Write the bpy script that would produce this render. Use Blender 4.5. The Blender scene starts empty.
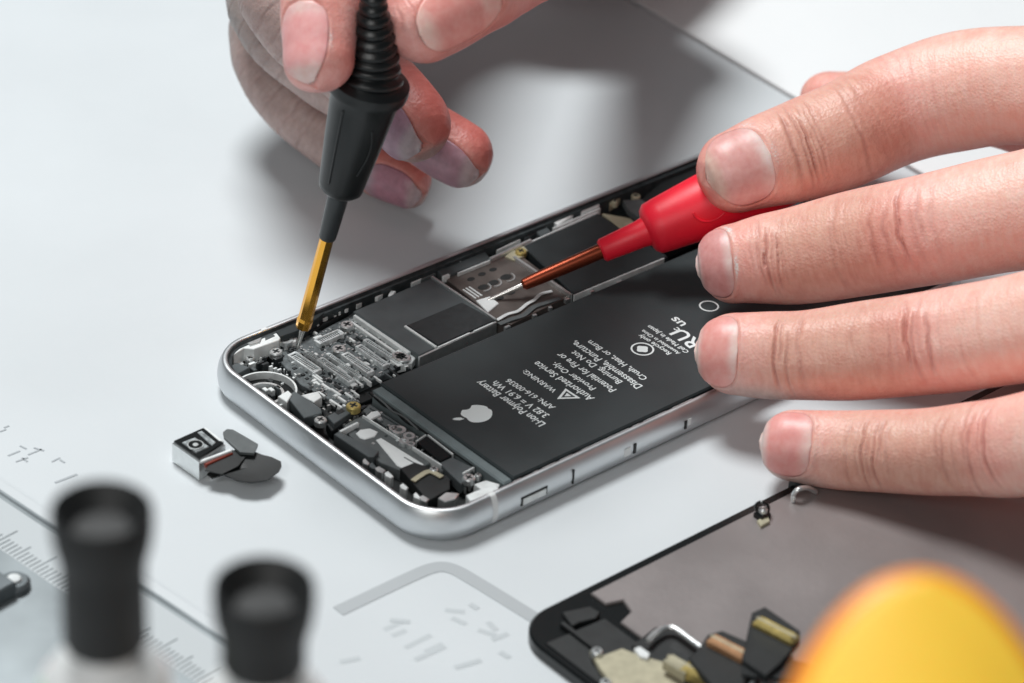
import bpy, math, random
import numpy as np
from mathutils import Vector, Matrix
S = 0.01                      # everything is authored in centimetres
sc = bpy.context.scene

# ------------------------------------------------------------------ camera
CC = np.array([-26.962913879626598, -30.687405601337662, 30.851755907862522])
CR = np.array([0.7554470803427209, -0.6531813158551444, 0.05151579776535314])
CU = np.array([0.3231399196757041, 0.4398198710338638, 0.8379373922649204])
CF = np.array([0.5699827200131932, 0.6163705457446013, -0.5433295953883465])
FPX = 3017.48
cam = bpy.data.cameras.new("camera"); co = bpy.data.objects.new("camera", cam)
sc.collection.objects.link(co)
m = Matrix(((CR[0], CU[0], -CF[0], CC[0]*S), (CR[1], CU[1], -CF[1], CC[1]*S), (CR[2], CU[2], -CF[2], CC[2]*S), (0, 0, 0, 1)))
co.matrix_world = m
cam.sensor_width = 36; cam.lens = FPX*36/1024
cam.clip_start = 0.02; cam.clip_end = 20
cam.dof.use_dof = True; cam.dof.focus_distance = 0.552; cam.dof.aperture_fstop = 19
cam.dof.aperture_blades = 0
sc.camera = co
sc.render.resolution_x = 1024; sc.render.resolution_y = 683
# ------------------------------------------------------------------ light
w = bpy.data.worlds.new("World"); sc.world = w; w.use_nodes = True
w.node_tree.nodes['Background'].inputs[0].default_value = (0.86, 0.95, 1.0, 1)
w.node_tree.nodes['Background'].inputs[1].default_value = 0.11
def area(name, loc, tgt, size, power, col):
    l = bpy.data.lights.new(name, 'AREA'); l.shape = 'DISK'; l.size = size; l.energy = power; l.color = col
    o = bpy.data.objects.new(name, l); sc.collection.objects.link(o)
    o.location = Vector(loc)*S
    o.rotation_euler = (Vector(tgt)-Vector(loc)).to_track_quat('-Z', 'Y').to_euler()
    return o
area("overhead_lamp", (7, 34, 72), (5, 3, 0), 0.30, 6.3, (0.98, 1.0, 1.0))
area("side_lamp", (-44, -26, 40), (3, 3, 0), 0.35, 1.35, (1.0, 0.99, 0.97))
sc.view_settings.view_transform = 'Standard'; sc.view_settings.look = 'None'
sc.view_settings.exposure = 0; sc.view_settings.gamma = 1
sc.render.engine = 'CYCLES'

# ------------------------------------------------------------------ helpers
def P(px, py, z):
    d = CF + CR*((px-512)/FPX) + CU*(-(py-341.5)/FPX)
    t = (z-CC[2])/d[2]
    return CC + d*t
def cmpx(p):                   # centimetres per pixel at a point
    return float((np.asarray(p)-CC) @ CF)/FPX
def lin(c):
    return tuple(((v/255/12.92) if v/255 <= 0.04045 else ((v/255+0.055)/1.055)**2.4) for v in c)
def unit(v): return v/np.linalg.norm(v)
def mat(name, rgb, rough=0.5, metal=0.0, bump=0.0, bscale=2000, var=0.0, vscale=300, spec=0.5, coat=0, sss=0):
    M = bpy.data.materials.new(name); M.use_nodes = True
    nt = M.node_tree; b = nt.nodes['Principled BSDF']
    c = lin(rgb)
    b.inputs['Base Color'].default_value = (*c, 1); b.inputs['Roughness'].default_value = rough
    b.inputs['Metallic'].default_value = metal; b.inputs['Specular IOR Level'].default_value = spec
    b.inputs['Coat Weight'].default_value = coat
    if sss:
        b.inputs['Subsurface Weight'].default_value = sss; b.inputs['Subsurface Scale'].default_value = 0.003
    tc = nt.nodes.new('ShaderNodeTexCoord')
    if bump:
        n = nt.nodes.new('ShaderNodeTexNoise'); n.inputs['Scale'].default_value = bscale; n.inputs['Detail'].default_value = 4
        nt.links.new(tc.outputs['Object'], n.inputs['Vector'])
        bp = nt.nodes.new('ShaderNodeBump'); bp.inputs['Strength'].default_value = bump; bp.inputs['Distance'].default_value = 0.0002
        nt.links.new(n.outputs['Fac'], bp.inputs['Height']); nt.links.new(bp.outputs['Normal'], b.inputs['Normal'])
    if var:
        n = nt.nodes.new('ShaderNodeTexNoise'); n.inputs['Scale'].default_value = vscale; n.inputs['Detail'].default_value = 5
        nt.links.new(tc.outputs['Object'], n.inputs['Vector'])
        r = nt.nodes.new('ShaderNodeValToRGB'); r.color_ramp.elements[0].position = .3; r.color_ramp.elements[1].position = .7
        r.color_ramp.elements[0].color = (*[v*(1-var) for v in c], 1); r.color_ramp.elements[1].color = (*[min(1, v*(1+var)) for v in c], 1)
        nt.links.new(n.outputs['Fac'], r.inputs['Fac']); nt.links.new(r.outputs['Color'], b.inputs['Base Color'])
        mr = nt.nodes.new('ShaderNodeMapRange'); mr.inputs['To Min'].default_value = max(0.05, rough-.08); mr.inputs['To Max'].default_value = min(1, rough+.1)
        nt.links.new(n.outputs['Fac'], mr.inputs['Value']); nt.links.new(mr.outputs['Result'], b.inputs['Roughness'])
    return M
M_ = {}
def MM(k, *a, **kw):
    M_[k] = mat(k, *a, **kw); return M_[k]
MM('mat_rubber', (207, 212, 215), .62, var=.035, vscale=18, bump=.12, bscale=1500, spec=.3)
MM('desk_white', (242, 244, 245), .4, var=.02, vscale=20)
MM('seam_dark', (30, 36, 38), .8)
MM('print_grey', (174, 179, 182), .6)
MM('print_faint', (190, 196, 199), .6)
MM('print_mid', (168, 174, 178), .6)
MM('aluminium', (216, 219, 221), .40, 1, bump=.08, bscale=9000, var=.05, vscale=150)
MM('inner_metal', (70, 76, 78), .45, .6, var=.3, vscale=700)
MM('black', (16, 20, 21), .5, var=.3, vscale=500)
MM('black_gloss', (14, 17, 18), .25)
MM('black_flex', (17, 21, 22), .5, var=.3, vscale=400, bump=.1)
MM('battery', (46, 53, 55), .46, var=.16, vscale=70, bump=.10, bscale=3500)
MM('battery_end', (112, 122, 124), .5, var=.15, vscale=300)
MM('ink', (236, 242, 242), .6)
MM('shield', (88, 94, 96), .42, .35, var=.10, vscale=200, bump=.05)
MM('shield_dark', (44, 50, 52), .4, .2, var=.12, vscale=200)
MM('chip_dark', (34, 39, 41), .45, var=.2, vscale=900)
MM('silver', (232, 235, 235), .3, .85, var=.06, vscale=800)
MM('silver_matte', (226, 230, 230), .45, .25, var=.1, vscale=600)
MM('white_paint', (225, 228, 228), .5, var=.03, vscale=500)
MM('board', (92, 98, 100), .5, .2, var=.35, vscale=900, bump=.3, bscale=3000)
MM('gold', (196, 176, 110), .4, .7, var=.15, vscale=600)
MM('pin_metal', (218, 223, 224), .4, .4, var=.25, vscale=1500)
MM('beige', (176, 170, 146), .5, .2, var=.12, vscale=500)
MM('sim_metal', (112, 104, 100), .38, .6, var=.22, vscale=260)
MM('red_plastic', (236, 26, 52), .42, var=.04, vscale=200, bump=.06, sss=.15)
MM('rubber_black', (17, 20, 21), .33, bump=.12, bscale=3000, var=.15, vscale=200)
MM('probe_sleeve', (48, 52, 54), .35, bump=.05)
MM('copper', (134, 62, 40), .34, .8)
MM('brass', (255, 188, 80), .2, 1)
MM('needle', (225, 225, 222), .25, .9)
MM('screen_plate', (148, 141, 140), .38, .5, var=.10, vscale=45, bump=.12, bscale=900)
MM('grey_flex', (88, 93, 94), .45, var=.15, vscale=400)
MM('orange_glue', (120, 48, 34), .4)
MM('cap', (14, 16, 17), .6, var=.1)
MM('bottle_white', (214, 216, 216), .35)
MM('steel', (148, 155, 158), .38, .7, var=.1, vscale=60)
MM('steel_dark', (104, 110, 113), .4, .7, var=.15, vscale=60)

def inside(p):
    # keep anything that belongs in the phone within the inner wall
    x, y = float(p[0]), float(p[1])
    if not (-.9 < x < 14 and -.5 < y < 7.2): return (x, y)
    lo = .07; x = max(x, lo); y = min(max(y, .24), 6.47)
    r = .74
    for cy, sg in ((.24+r, -1), (6.47-r, 1)):
        dx = x-(lo+r); dy = (y-cy)*sg
        if dx < 0 and dy > 0:
            d = math.hypot(dx, dy)
            if d > r: x = lo+r+dx*r/d; y = cy+dy*sg*r/d
    return (x, y)
MM('lens_metal', (170, 176, 178), .35, .5, var=.5, vscale=900)
class G:
    """collects faces, all in centimetres, world coordinates"""
    def __init__(s): s.v = []; s.f = []
    def add(s, v, f):
        o = len(s.v); s.v += [tuple(map(float, p)) for p in v]; s.f += [tuple(i+o for i in q) for q in f]; return s
    def prism(s, poly, z0, z1, bev=0.012):
        poly = [tuple(map(float, p[:2])) for p in poly]
        a = sum(poly[i][0]*poly[(i+1) % len(poly)][1]-poly[(i+1) % len(poly)][0]*poly[i][1] for i in range(len(poly)))
        if a < 0: poly = poly[::-1]
        n = len(poly); ins = []
        for i in range(n):
            p0, p1, p2 = map(np.array, (poly[i-1], poly[i], poly[(i+1) % n]))
            e1 = p1-p0; e2 = p2-p1; e1 = e1/(np.linalg.norm(e1)+1e-9); e2 = e2/(np.linalg.norm(e2)+1e-9)
            n1 = np.array([-e1[1], e1[0]]); n2 = np.array([-e2[1], e2[0]]); nn = n1+n2
            nn = nn/max(.5, nn@nn)*2*.5*2 if nn@nn > 1e-6 else n1
            ins.append(p1+nn*bev)
        v = [(*p, z0) for p in poly]+[(*p, z1-bev) for p in poly]+[(*p, z1) for p in ins]
        f = [tuple(range(n-1, -1, -1))]
        for k in (0, n):
            f += [(k+i, k+(i+1) % n, k+n+(i+1) % n, k+n+i) for i in range(n)]
        f.append(tuple(2*n+i for i in range(n)))
        return s.add(v, f)
    def pxpoly(s, pts, z0, z1, bev=0.012):        # outline read off at height z1
        return s.prism([inside(P(x, y, z1)) for x, y in pts], z0, z1, bev)
    def box(s, x0, x1, y0, y1, z0, z1, bev=0.012):
        return s.prism([(x0, y0), (x1, y0), (x1, y1), (x0, y1)], z0, z1, bev)
    def disc(s, c, r, z0, z1, n=24, bev=0.012, ry=None):
        ry = ry or r
        return s.prism([(c[0]+r*math.cos(2*math.pi*i/n), c[1]+ry*math.sin(2*math.pi*i/n)) for i in range(n)], z0, z1, bev)
    def ring(s, c, r0, r1, z0, z1, n=32, a0=0, a1=2*math.pi):
        full = abs(a1-a0-2*math.pi) < 1e-6; k = n if full else n+1
        v = []
        for i in range(k):
            a = a0+(a1-a0)*i/n
            for r, z in ((r0, z0), (r1, z0), (r1, z1), (r0, z1)): v.append((*inside((c[0]+r*math.cos(a), c[1]+r*math.sin(a))), z))
        f = []
        for i in range(n):
            j = (i+1) % k
            for q in range(4): f.append((4*i+q, 4*j+q, 4*j+(q+1) % 4, 4*i+(q+1) % 4)[::-1])
        if not full: f += [(0, 1, 2, 3)[::-1], tuple(4*n+q for q in (0, 1, 2, 3))]
        return s.add(v, f)
    def revolve(s, p0, axis, prof, n=40, flute=None):
        """prof: list of (t along the axis, radius)"""
        p0 = np.array(p0, float); ax = np.array(axis, float); ax /= np.linalg.norm(ax)
        a = np.cross(ax, [0, 0, 1.]) if abs(ax[2]) < .95 else np.cross(ax, [1., 0, 0]); a /= np.linalg.norm(a); b = np.cross(ax, a)
        v = []; f = []
        for t, r in prof:
            for i in range(n):
                th = 2*math.pi*i/n; v.append(p0+ax*t+(a*math.cos(th)+b*math.sin(th))*r)
        for k in range(len(prof)-1):
            f += [(k*n+i, k*n+(i+1) % n, (k+1)*n+(i+1) % n, (k+1)*n+i) for i in range(n)]
        f.append(tuple(range(n-1, -1, -1))); f.append(tuple((len(prof)-1)*n+i for i in range(n)))
        return s.add(v, f)
    def tube(s, pts, r, n=10):
        pts = smooth_path(np.array(pts, float), 6); rr = r if hasattr(r, '__len__') else [r]*len(pts)
        if len(rr) != len(pts): rr = np.interp(np.linspace(0, 1, len(pts)), np.linspace(0, 1, len(rr)), rr)
        T = np.gradient(pts, axis=0); v = []; f = []
        up = np.array([0.13, 0.21, .97])
        for k in range(len(pts)):
            t = T[k]/np.linalg.norm(T[k]); a = np.cross(t, up); a /= np.linalg.norm(a)+1e-9; b = np.cross(t, a)
            for i in range(n):
                th = 2*math.pi*i/n; v.append(pts[k]+(a*math.cos(th)+b*math.sin(th))*rr[k])
        for k in range(len(pts)-1):
            f += [(k*n+i, k*n+(i+1) % n, (k+1)*n+(i+1) % n, (k+1)*n+i) for i in range(n)]
        f.append(tuple(range(n-1, -1, -1))); f.append(tuple((len(pts)-1)*n+i for i in range(n)))
        return s.add(v, f)
    def ribbon(s, pts, width, th=0.02, side=None):     # flat flex following a 3D path
        pts = smooth_path(np.array(pts, float), 8); T = np.gradient(pts, axis=0); v = []; f = []
        for k in range(len(pts)):
            t = T[k]/np.linalg.norm(T[k]); b = np.cross([0, 0, 1.], t) if side is None else np.array(side, float)
            b = b-t*(b@t); b /= np.linalg.norm(b)+1e-9; nn = np.cross(t, b)
            w_ = width if not hasattr(width, '__len__') else np.interp(k/(len(pts)-1), np.linspace(0, 1, len(width)), width)
            for sb, sn in ((-1, -1), (1, -1), (1, 1), (-1, 1)): v.append(pts[k]+b*sb*w_/2+nn*sn*th/2)
        for k in range(len(pts)-1):
            f += [(4*k+q, 4*k+(q+1) % 4, 4*k+4+(q+1) % 4, 4*k+4+q) for q in range(4)]
        f += [(3, 2, 1, 0), tuple(4*(len(pts)-1)+q for q in range(4))]
        return s.add(v, f)
    def make(s, name, material, parent=None, smooth=False, origin=None, autosmooth=None):
        me = bpy.data.meshes.new(name)
        V = np.array(s.v, float)
        if parent is not None: org = np.array(parent['_o'])
        elif origin is not None: org = np.array(origin, float)
        else: org = np.array([V[:, 0].mean(), V[:, 1].mean(), V[:, 2].min()])
        me.from_pydata([tuple(p) for p in (V-org)*S], [], s.f); me.update()
        me.materials.append(M_[material] if isinstance(material, str) else material)
        if smooth:
            me.polygons.foreach_set('use_smooth', [True]*len(me.polygons))
            if autosmooth is not None: me.set_sharp_from_angle(angle=math.radians(autosmooth))
        o = bpy.data.objects.new(name, me); sc.collection.objects.link(o)
        o['_o'] = [float(x) for x in org]
        if parent is not None: o.parent = parent
        else: o.location = Vector(org)*S
        return o
def smooth_path(p, k):
    if len(p) < 3: return np.array([p[0]+(p[-1]-p[0])*t for t in np.linspace(0, 1, k+1)])
    q = np.vstack([2*p[0]-p[1], p, 2*p[-1]-p[-2]]); out = []
    for i in range(1, len(q)-2):
        for t in np.linspace(0, 1, k, endpoint=False):
            a, b, c, d = q[i-1:i+3]
            out.append(.5*((2*b)+(-a+c)*t+(2*a-5*b+4*c-d)*t*t+(-a+3*b-3*c+d)*t**3))
    out.append(p[-1]); return np.array(out)
def thing(name, label, cat, loc, group=None):
    o = bpy.data.objects.new(name, None); sc.collection.objects.link(o); o.empty_display_size = .01
    o.location = Vector([float(x) for x in loc])*S; o['_o'] = [float(x) for x in loc]
    o['label'] = label; o['category'] = cat
    if group: o['group'] = group
    return o
def tag(o, label, cat, group=None):
    o['label'] = label; o['category'] = cat
    if group: o['group'] = group
    return o
def struct(o): o['kind'] = 'structure'; return o

def text_mesh(s, name, a, b, z, material, parent, hfac=1.0, up=None):
    """writing that runs on a level surface from point a to point b (world cm, xy)"""
    cu = bpy.data.curves.new(name, 'FONT'); cu.body = s; cu.size = 1; cu.offset = 0.016; cu.resolution_u = 3
    to = bpy.data.objects.new('tmp', cu); sc.collection.objects.link(to)
    bpy.context.view_layer.update()
    me = bpy.data.meshes.new_from_object(to.evaluated_get(bpy.context.evaluated_depsgraph_get()))
    bpy.data.objects.remove(to)
    n = len(me.vertices); c = np.empty(n*3); me.vertices.foreach_get('co', c); c = c.reshape(-1, 3)
    x0, x1 = c[:, 0].min(), c[:, 0].max()
    a = np.array(a[:2]); b = np.array(b[:2]); L = np.linalg.norm(b-a); k = L/(x1-x0)
    d = (b-a)/L; u = np.array([-d[1], d[0]])
    W = np.zeros((n, 3)); W[:, :2] = a+np.outer((c[:, 0]-x0)*k, d)+np.outer(c[:, 1]*k*hfac, u); W[:, 2] = z
    org = np.array(parent['_o']) if parent is not None else np.array([*a, z])
    me.vertices.foreach_set('co', ((W-org)*S).ravel()); me.update()
    me.materials.clear(); me.materials.append(M_[material])
    o = bpy.data.objects.new(name, me); sc.collection.objects.link(o); o['_o'] = [float(x) for x in org]
    if parent is not None: o.parent = parent
    else: o.location = Vector(org)*S
    return o

# ------------------------------------------------------------------ the setting
sx = 16.85                                                     # the seam runs along y at this x
def slab(x0, x1, y0, y1, z0, z1, name, material):
    return struct(G().box(x0, x1, y0, y1, z0, z1, .02).make(name, material))
sa = P(640, 5, 0); sb_ = P(912, 168, 0); dd = (sb_-sa)/np.linalg.norm(sb_-sa); q0 = sa-dd*60; q1 = sb_+dd*60
nn_ = np.array([dd[1], -dd[0], 0]); nn_ = nn_ if nn_[0] > 0 else -nn_
g = G().prism([q0-nn_*.085, q1-nn_*.085, q1-nn_*90, q0-nn_*90], -.6, 0, .02); struct(g.make('work_mat_surface', 'mat_rubber'))
g = G().prism([q0+nn_*.06, q1+nn_*.06, q1+nn_*90, q0+nn_*90], -.6, 0.004, .02); struct(g.make('table_panel', 'desk_white'))
struct(G().box(-120, 130, -120, 130, -1.6, -.603, .02).make('table_base', 'seam_dark'))

# printed frame and faint print on the mat
def strip(pts, wd, z0, z1):
    return G().ribbon([(*P(x, y, z1)[:2], (z0+z1)/2) for x, y in pts], wd, z1-z0)
struct(strip([(338, 611), (382, 590), (414, 575), (430, 568.5), (443, 566.5), (456, 570), (472, 579), (500, 596), (545, 624)], .27, .002, .012).make('printed_frame_line', 'print_grey'))
random.seed(3)
g = G(); kz = .004
for (x, y, L, dx, dy) in [(384, 630, 22, 1, -.45), (392, 636, 14, 1, -.4), (405, 648, 26, 1, -.5), (425, 652, 18, 1, -.45), (445, 610, 20, 1, .1), (452, 618, 16, .9, .4), (478, 630, 18, 1, .3),
        (488, 622, 14, .6, .6), (492, 640, 16, 1, -.4), (415, 660, 30, 1, -.45), (340, 662, 20, 1, -.2), (455, 668, 26, 1, -.3), (470, 604, 10, .8, .5), (500, 652, 12, .8, .5), (390, 620, 20, 1, .1)]:
    kz += .0004; g.ribbon([(*P(x, y, 0)[:2], kz-.002), (*P(x+L*dx, y+L*dy, 0)[:2], kz-.002)], .10, .0003)
struct(g.make('worn_print_on_mat', 'print_faint'))
g = G()
for (x, y, L, dx, dy) in [(0, 432, 6, 1, -.4), (4, 428, 5, 1, -.4), (8, 456, 12, 1, -.4), (16, 462, 12, 1, -.35), (22, 458, 8, .7, .5), (28, 455, 14, 1, -.4), (34, 448, 10, 1, .3), (52, 462, 8, 1, -.5), (60, 460, 6, .8, .5), (20, 446, 8, .8, .4)]:
    g.ribbon([(*P(x, y, 0)[:2], .006), (*P(x+L*dx, y+L*dy, 0)[:2], .006)], .035, .006)
g.ribbon([(*P(55, 483, 0)[:2], .006), (*P(77, 474.5, 0)[:2], .006)], .05, .006)
struct(g.make('worn_small_print_on_mat', 'print_mid'))

# ------------------------------------------------------------------ PHONE
LU, LV, RC = 13.75, 6.71, .98
U0 = -.17
PH = thing('opened_phone', 'silver smartphone lying open without its screen, circuit board and black battery showing', 'smartphone', (LU/2, LV/2, 0))
def rr(ins, n=14):
    r = max(.05, RC-ins); out = []
    for cx, cy, a0 in ((LU-RC, RC, -90), (LU-RC, LV-RC, 0), (U0+RC, LV-RC, 90), (U0+RC, RC, 180)):
        for i in range(n+1):
            a = math.radians(a0+90*i/n); out.append((cx+r*math.cos(a), cy+r*math.sin(a)))
    return out
def sweep(prof, cap0=True, cap1=True):
    g = G(); v = []; N = len(rr(0))
    for ins, z in prof: v += [(*p, z) for p in rr(ins)]
    f = []
    for k in range(len(prof)-1):
        f += [(k*N+i, k*N+(i+1) % N, (k+1)*N+(i+1) % N, (k+1)*N+i) for i in range(N)]
    if cap0: f.append(tuple(range(N-1, -1, -1)))
    if cap1: f.append(tuple((len(prof)-1)*N+i for i in range(N)))
    return g.add(v, f)
OUT = [(.30, .0), (.2, .012), (.12, .045), (.055, .11), (.015, .2), (0, .33), (.008, .44), (.03, .54), (.06, .61), (.085, .655), (.10, .672), (.13, .680)]
fr = sweep(OUT+[(.175, .680), (.185, .672), (.19, .655), (.195, .10)]).make('housing', 'aluminium', PH, True, autosmooth=50)
sweep([(.197, .66), (.20, .66), (.21, .60), (.26, .585), (.265, .11)], False, True).make('inner_liner', 'inner_metal', fr, True, autosmooth=40)
# antenna bands, switches on the near rail
def band(u0, u1, side):
    g = G(); v = []; pr = [(i-.004, z+(.003 if z > .6 else 0)) for i, z in OUT[1:]]+[(.17, .684)]
    for u in (u0, u1): v += [(u, i if side == 0 else LV-i, z) for i, z in pr]
    n = len(pr); return g.add(v, [(i, i+1, n+i+1, n+i) for i in range(n-1)])
for side in (0, 1): band(1.22, 1.34, side).make('antenna_band', 'white_paint', fr)
g = G()
def railbox(u0, u1, z0, z1, d=.02):
    v = [(u, y, z) for u in (u0, u1) for y in (-d, .1) for z in (z0, z1)]
    return G().add(v, [(0, 1, 3, 2), (4, 6, 7, 5), (0, 4, 5, 1), (2, 3, 7, 6), (0, 2, 6, 4), (1, 5, 7, 3)])
sw = railbox(1.86, 2.46, .24, .42, .004).make('switch_slot', 'black', fr); railbox(1.90, 2.42, .26, .385, .022).make('mute_switch', 'silver_matte', sw)
for u0, u1, z0, z1, mt in ((3.05, 3.08, .2, .5, 'black'), (4.28, 4.42, .26, .42, 'white_paint'), (4.5, 4.56, .24, .44, 'black'), (5.75, 5.80, .25, .42, 'black'), (5.84, 5.9, .3, .44, 'white_paint')):
    railbox(u0, u1, z0, z1, .012).make('rail_mark', mt, fr)

# battery
BT = G().box(1.98, 11.4, .36, 4.04, .13, .585, .03).make('battery', 'battery', PH)
g = G().box(1.80, 2.03, .40, 4.02, .13, .52, .03); g.make('folded_end_seal', 'battery_end', BT)
bz = .5865
Z = lambda x, y, z=bz: P(x, y, z)
for s_, a, b, h in [("Li-ion Polymer Battery", (546, 423.5), (481, 380), 1.25), ("3.82 V = 6.91 Wh", (550, 415), (496.5, 380.5), 1.1), ("APN: 616-00036", (556, 407), (509.5, 378.5), 1.05),
        ("WARNING:", (557.5, 390.5), (526, 369.5), 1.0), ("Authorized Service", (595, 398), (538, 361), 1.2), ("Provider Only.", (596.5, 388), (555, 362), 1.05), ("Potential for Fire or", (616.8, 389.5), (561, 352.5), 1.2),
        ("Burning. Do Not", (623, 381.5), (575, 350.5), 1.1), ("Disassemble, Puncture,", (643, 386), (575.5, 340.5), 1.2), ("Crush, Heat, or Burn", (648, 378), (591, 340), 1.1),
        ("Cell Made in Japan", (689.5, 351.5), (650, 325), 1.0), ("Assembled in China", (680.8, 353), (643.5, 329.5), 1.0), ("Recycle only", (671.8, 353), (641, 334), .95),
        ("RU", (703, 343), (682, 328.5), .95), ("us", (687, 324), (676, 316.5), .8), ("c", (681, 329.5), (677, 327), .8)]:
    text_mesh(s_, 'label_text', Z(*a), Z(*b), bz, 'ink', BT, h)
# warning triangle (outline) with a bolt, round mark, recycling circle
def flat(polys, name, mt, par, z):
    g = G()
    for p in polys: g.add([(*q[:2], z) for q in p], [tuple(range(len(p)))])
    return g.make(name, mt, par)
tri = [Z(x, y) for x, y in ((557.0, 399), (565.5, 388.3), (580.5, 398.2))]; ctr = sum(tri)/3
tin = [ctr+(p-ctr)*.62 for p in tri]
flat([[tri[i], tri[(i+1) % 3], tin[(i+1) % 3], tin[i]] for i in range(3)], 'warning_triangle', 'ink', BT, bz)
flat([[ctr+(tri[0]-ctr)*.3, ctr+(tri[1]-ctr)*.35, ctr+(tri[1]-ctr)*.15+(tri[2]-ctr)*.15, ctr+(tri[2]-ctr)*.28]], 'warning_bolt', 'ink', BT, bz)
def annulus(c, r0, r1, n=32):
    return [[(c[0]+r*math.cos(2*math.pi*(i+j)/n), c[1]+r*math.sin(2*math.pi*(i+j)/n)) for r, j in ((r0, 0), (r1, 0), (r1, 1), (r0, 1))] for i in range(n)]
c = Z(642.4, 349); flat(annulus(c, .185, .22), 'round_mark', 'ink', BT, bz)
flat([[(c[0]+.11*math.cos(a)*(1+.12*math.cos(4*a)), c[1]+.11*math.sin(a)*(1+.12*math.cos(4*a))) for a in np.linspace(0, 2*math.pi, 24, endpoint=False)]], 'round_mark_centre', 'ink', BT, bz)
c = Z(709, 306); flat(annulus(c, .16, .19), 'round_mark', 'ink', BT, bz)
# fruit emblem: up = -x, right = +y
c = Z(473.5, 415)
def emb(pts): return [(c[0]-y, c[1]+x) for x, y in pts]
K = .30
ol = []
for a in np.linspace(0, 2*math.pi, 72, endpoint=False):
    r = .285*(1+.05*math.cos(2*a)) ; x = r*math.sin(a)*1.0; y = r*math.cos(a)*.98
    if abs(x) < .14 and y > 0: y -= .055*(1-abs(x)/.14)
    if abs(x) < .08 and y < 0: y += .03*(1-abs(x)/.08)
    if y < 0: x *= 1-.16*(-y/.28)**2
    d = math.hypot(x-.33, y-.03)
    if d < .135: x = .33-.135*((.33-x)/max(d, .01)) if x < .33 else x; x = min(x, .33-math.sqrt(max(0, .135**2-(y-.03)**2)))
    ol.append((x, y-.08))
flat([emb(ol)], 'emblem', 'ink', BT, bz)
flat([emb([(.0, .21), (.02, .30), (.08, .37), (.13, .385), (.125, .31), (.08, .235)])], 'emblem', 'ink', BT, bz)
# bright ticks along the battery edges
g = G()
for x, y, L in ((505, 327, 7), (565, 299, 6), (617, 282, 8), (654, 270, 8), (533, 315, 5), (590, 291, 5), (684, 257, 5), (549, 307, 4)):
    a = P(x, y, .5); g.box(a[0], a[0]+L*.017, a[1]-.03, a[1]+.03, .4, .5)
g.make('battery_clip_row', 'silver', PH)
g = G()
for x0, y0, x1, y1 in ((535, 474, 540, 471.5), (545, 470, 558, 464), (562, 461.5, 575, 456), (584, 451.5, 634, 431.5), (638, 430, 645, 427), (650, 425.5, 675, 416.5), (680, 413, 700, 404), (514, 482, 522, 479)):
    a = P(x0, y0, .6); b = P(x1, y1, .6); g.box(a[0], b[0], .235, .275, .3, .605, .008)
g.make('edge_contact_row', 'silver', PH)

# logic board, dark base
TE = G().prism([inside((x_, y_)) for x_, y_ in [(1.8, 4.1), (.0, 4.1), (.0, 3.0), (.0, 1.0), (.0, .8), (.0, .6), (.0, .45), (.0, .3), (.0, .2), (.2, .0), (.35, .0), (.5, .0), (.7, .0), (1.8, .0)]], .11, .17).make('top_end_tray', 'black', PH)
base = G().box(.3, 11.0, 4.15, 6.3, .11, .2).make('logic_board', 'black', PH)
brd = G().pxpoly([(272, 352), (284, 343), (318, 332), (348, 316), (353, 312), (418, 358), (352, 390), (362, 408), (352, 414), (338, 404), (300, 384)], .15, .34).make('circuit_area', 'board', base)
def part(name, pts, z0, z1, mt, par, bev=.012): return G().pxpoly(pts, z0, z1, bev).make(name, mt, par)
def rod(name, a, b, wpx, z0, z1, mt, par, bev=.01):
    A = P(*a, z1); B = P(*b, z1); w_ = wpx*cmpx(A)*.5; d = (B-A)/np.linalg.norm(B-A); n = np.array([-d[1], d[0], 0])*w_
    return G().prism([A-n, B-n, B+n, A+n], z0, z1, bev).make(name, mt, par)
def connector(a, b, wpx, par=None, z=.44):
    """two bright rims around a dark slot"""
    par = par or brd
    c_ = rod('connector', a, b, wpx, .3, z-.04, 'chip_dark', par)
    A = P(*a, z); B = P(*b, z); d = (B-A)/np.linalg.norm(B-A); n = np.array([-d[1], d[0], 0])*wpx*cmpx(A)*.5
    for s_ in (-1, 1):
        q = n*s_*.78; g = G().prism([A+q-n*.17, B+q-n*.17, B+q+n*.17, A+q+n*.17], .3, z, .008); g.make('connector_rim', 'pin_metal', c_)
    g = G()
    for k_ in range(int(np.linalg.norm(B-A)/.045)):
        q_ = A+d*(.02+k_*.045); g.prism([q_-n*.55-d*.01, q_-n*.55+d*.01, q_+n*.55+d*.01, q_+n*.55-d*.01], .3, z-.03, .002)
    for A_ in (A, B): g.prism([A_-n*.9-d*.03, A_-n*.9+d*.03, A_+n*.9+d*.03, A_+n*.9-d*.03], .3, z-.01, .008)
    g.make('connector_end', 'pin_metal', c_)
    return c_
connector((292, 353), (317, 370), 12); connector((306, 351), (324, 363), 5)
connector((320, 358), (351, 380), 9); connector((328, 353), (360, 376), 5)
connector((345, 353), (370, 371), 10); connector((359, 345), (385, 364), 8); connector((366, 339), (398, 360), 6)
connector((318, 341), (341, 331), 11)
rod('shield_lip', (356, 314), (410, 352), 7, .2, .46, 'silver_matte', brd); rod('shield_lip', (351, 321), (396, 352), 3, .2, .42, 'silver_matte', brd)
def screw(x, y, r, z=.46, mt='silver', par=None, name='screw'):
    c_ = P(x, y, z); g = G().disc(c_, r*.019, z-.12, z, 20, .02); o = g.make(name, mt, par or brd, True, autosmooth=30)
    g = G()
    for k in range(2):
        a = k*math.pi/2+.4; d = np.array([math.cos(a), math.sin(a), 0])*r*.011; n = np.array([-d[1], d[0], 0])*.28
        g.prism([c_-d-n, c_+d-n, c_+d+n, c_-d+n], z-.02, z+.004, .001)
    g.make('screw_slot', 'chip_dark', o); return o
screw(347, 324, 7); screw(339, 348, 7); screw(276, 351, 6.5); screw(398.5, 355, 7)
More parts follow.
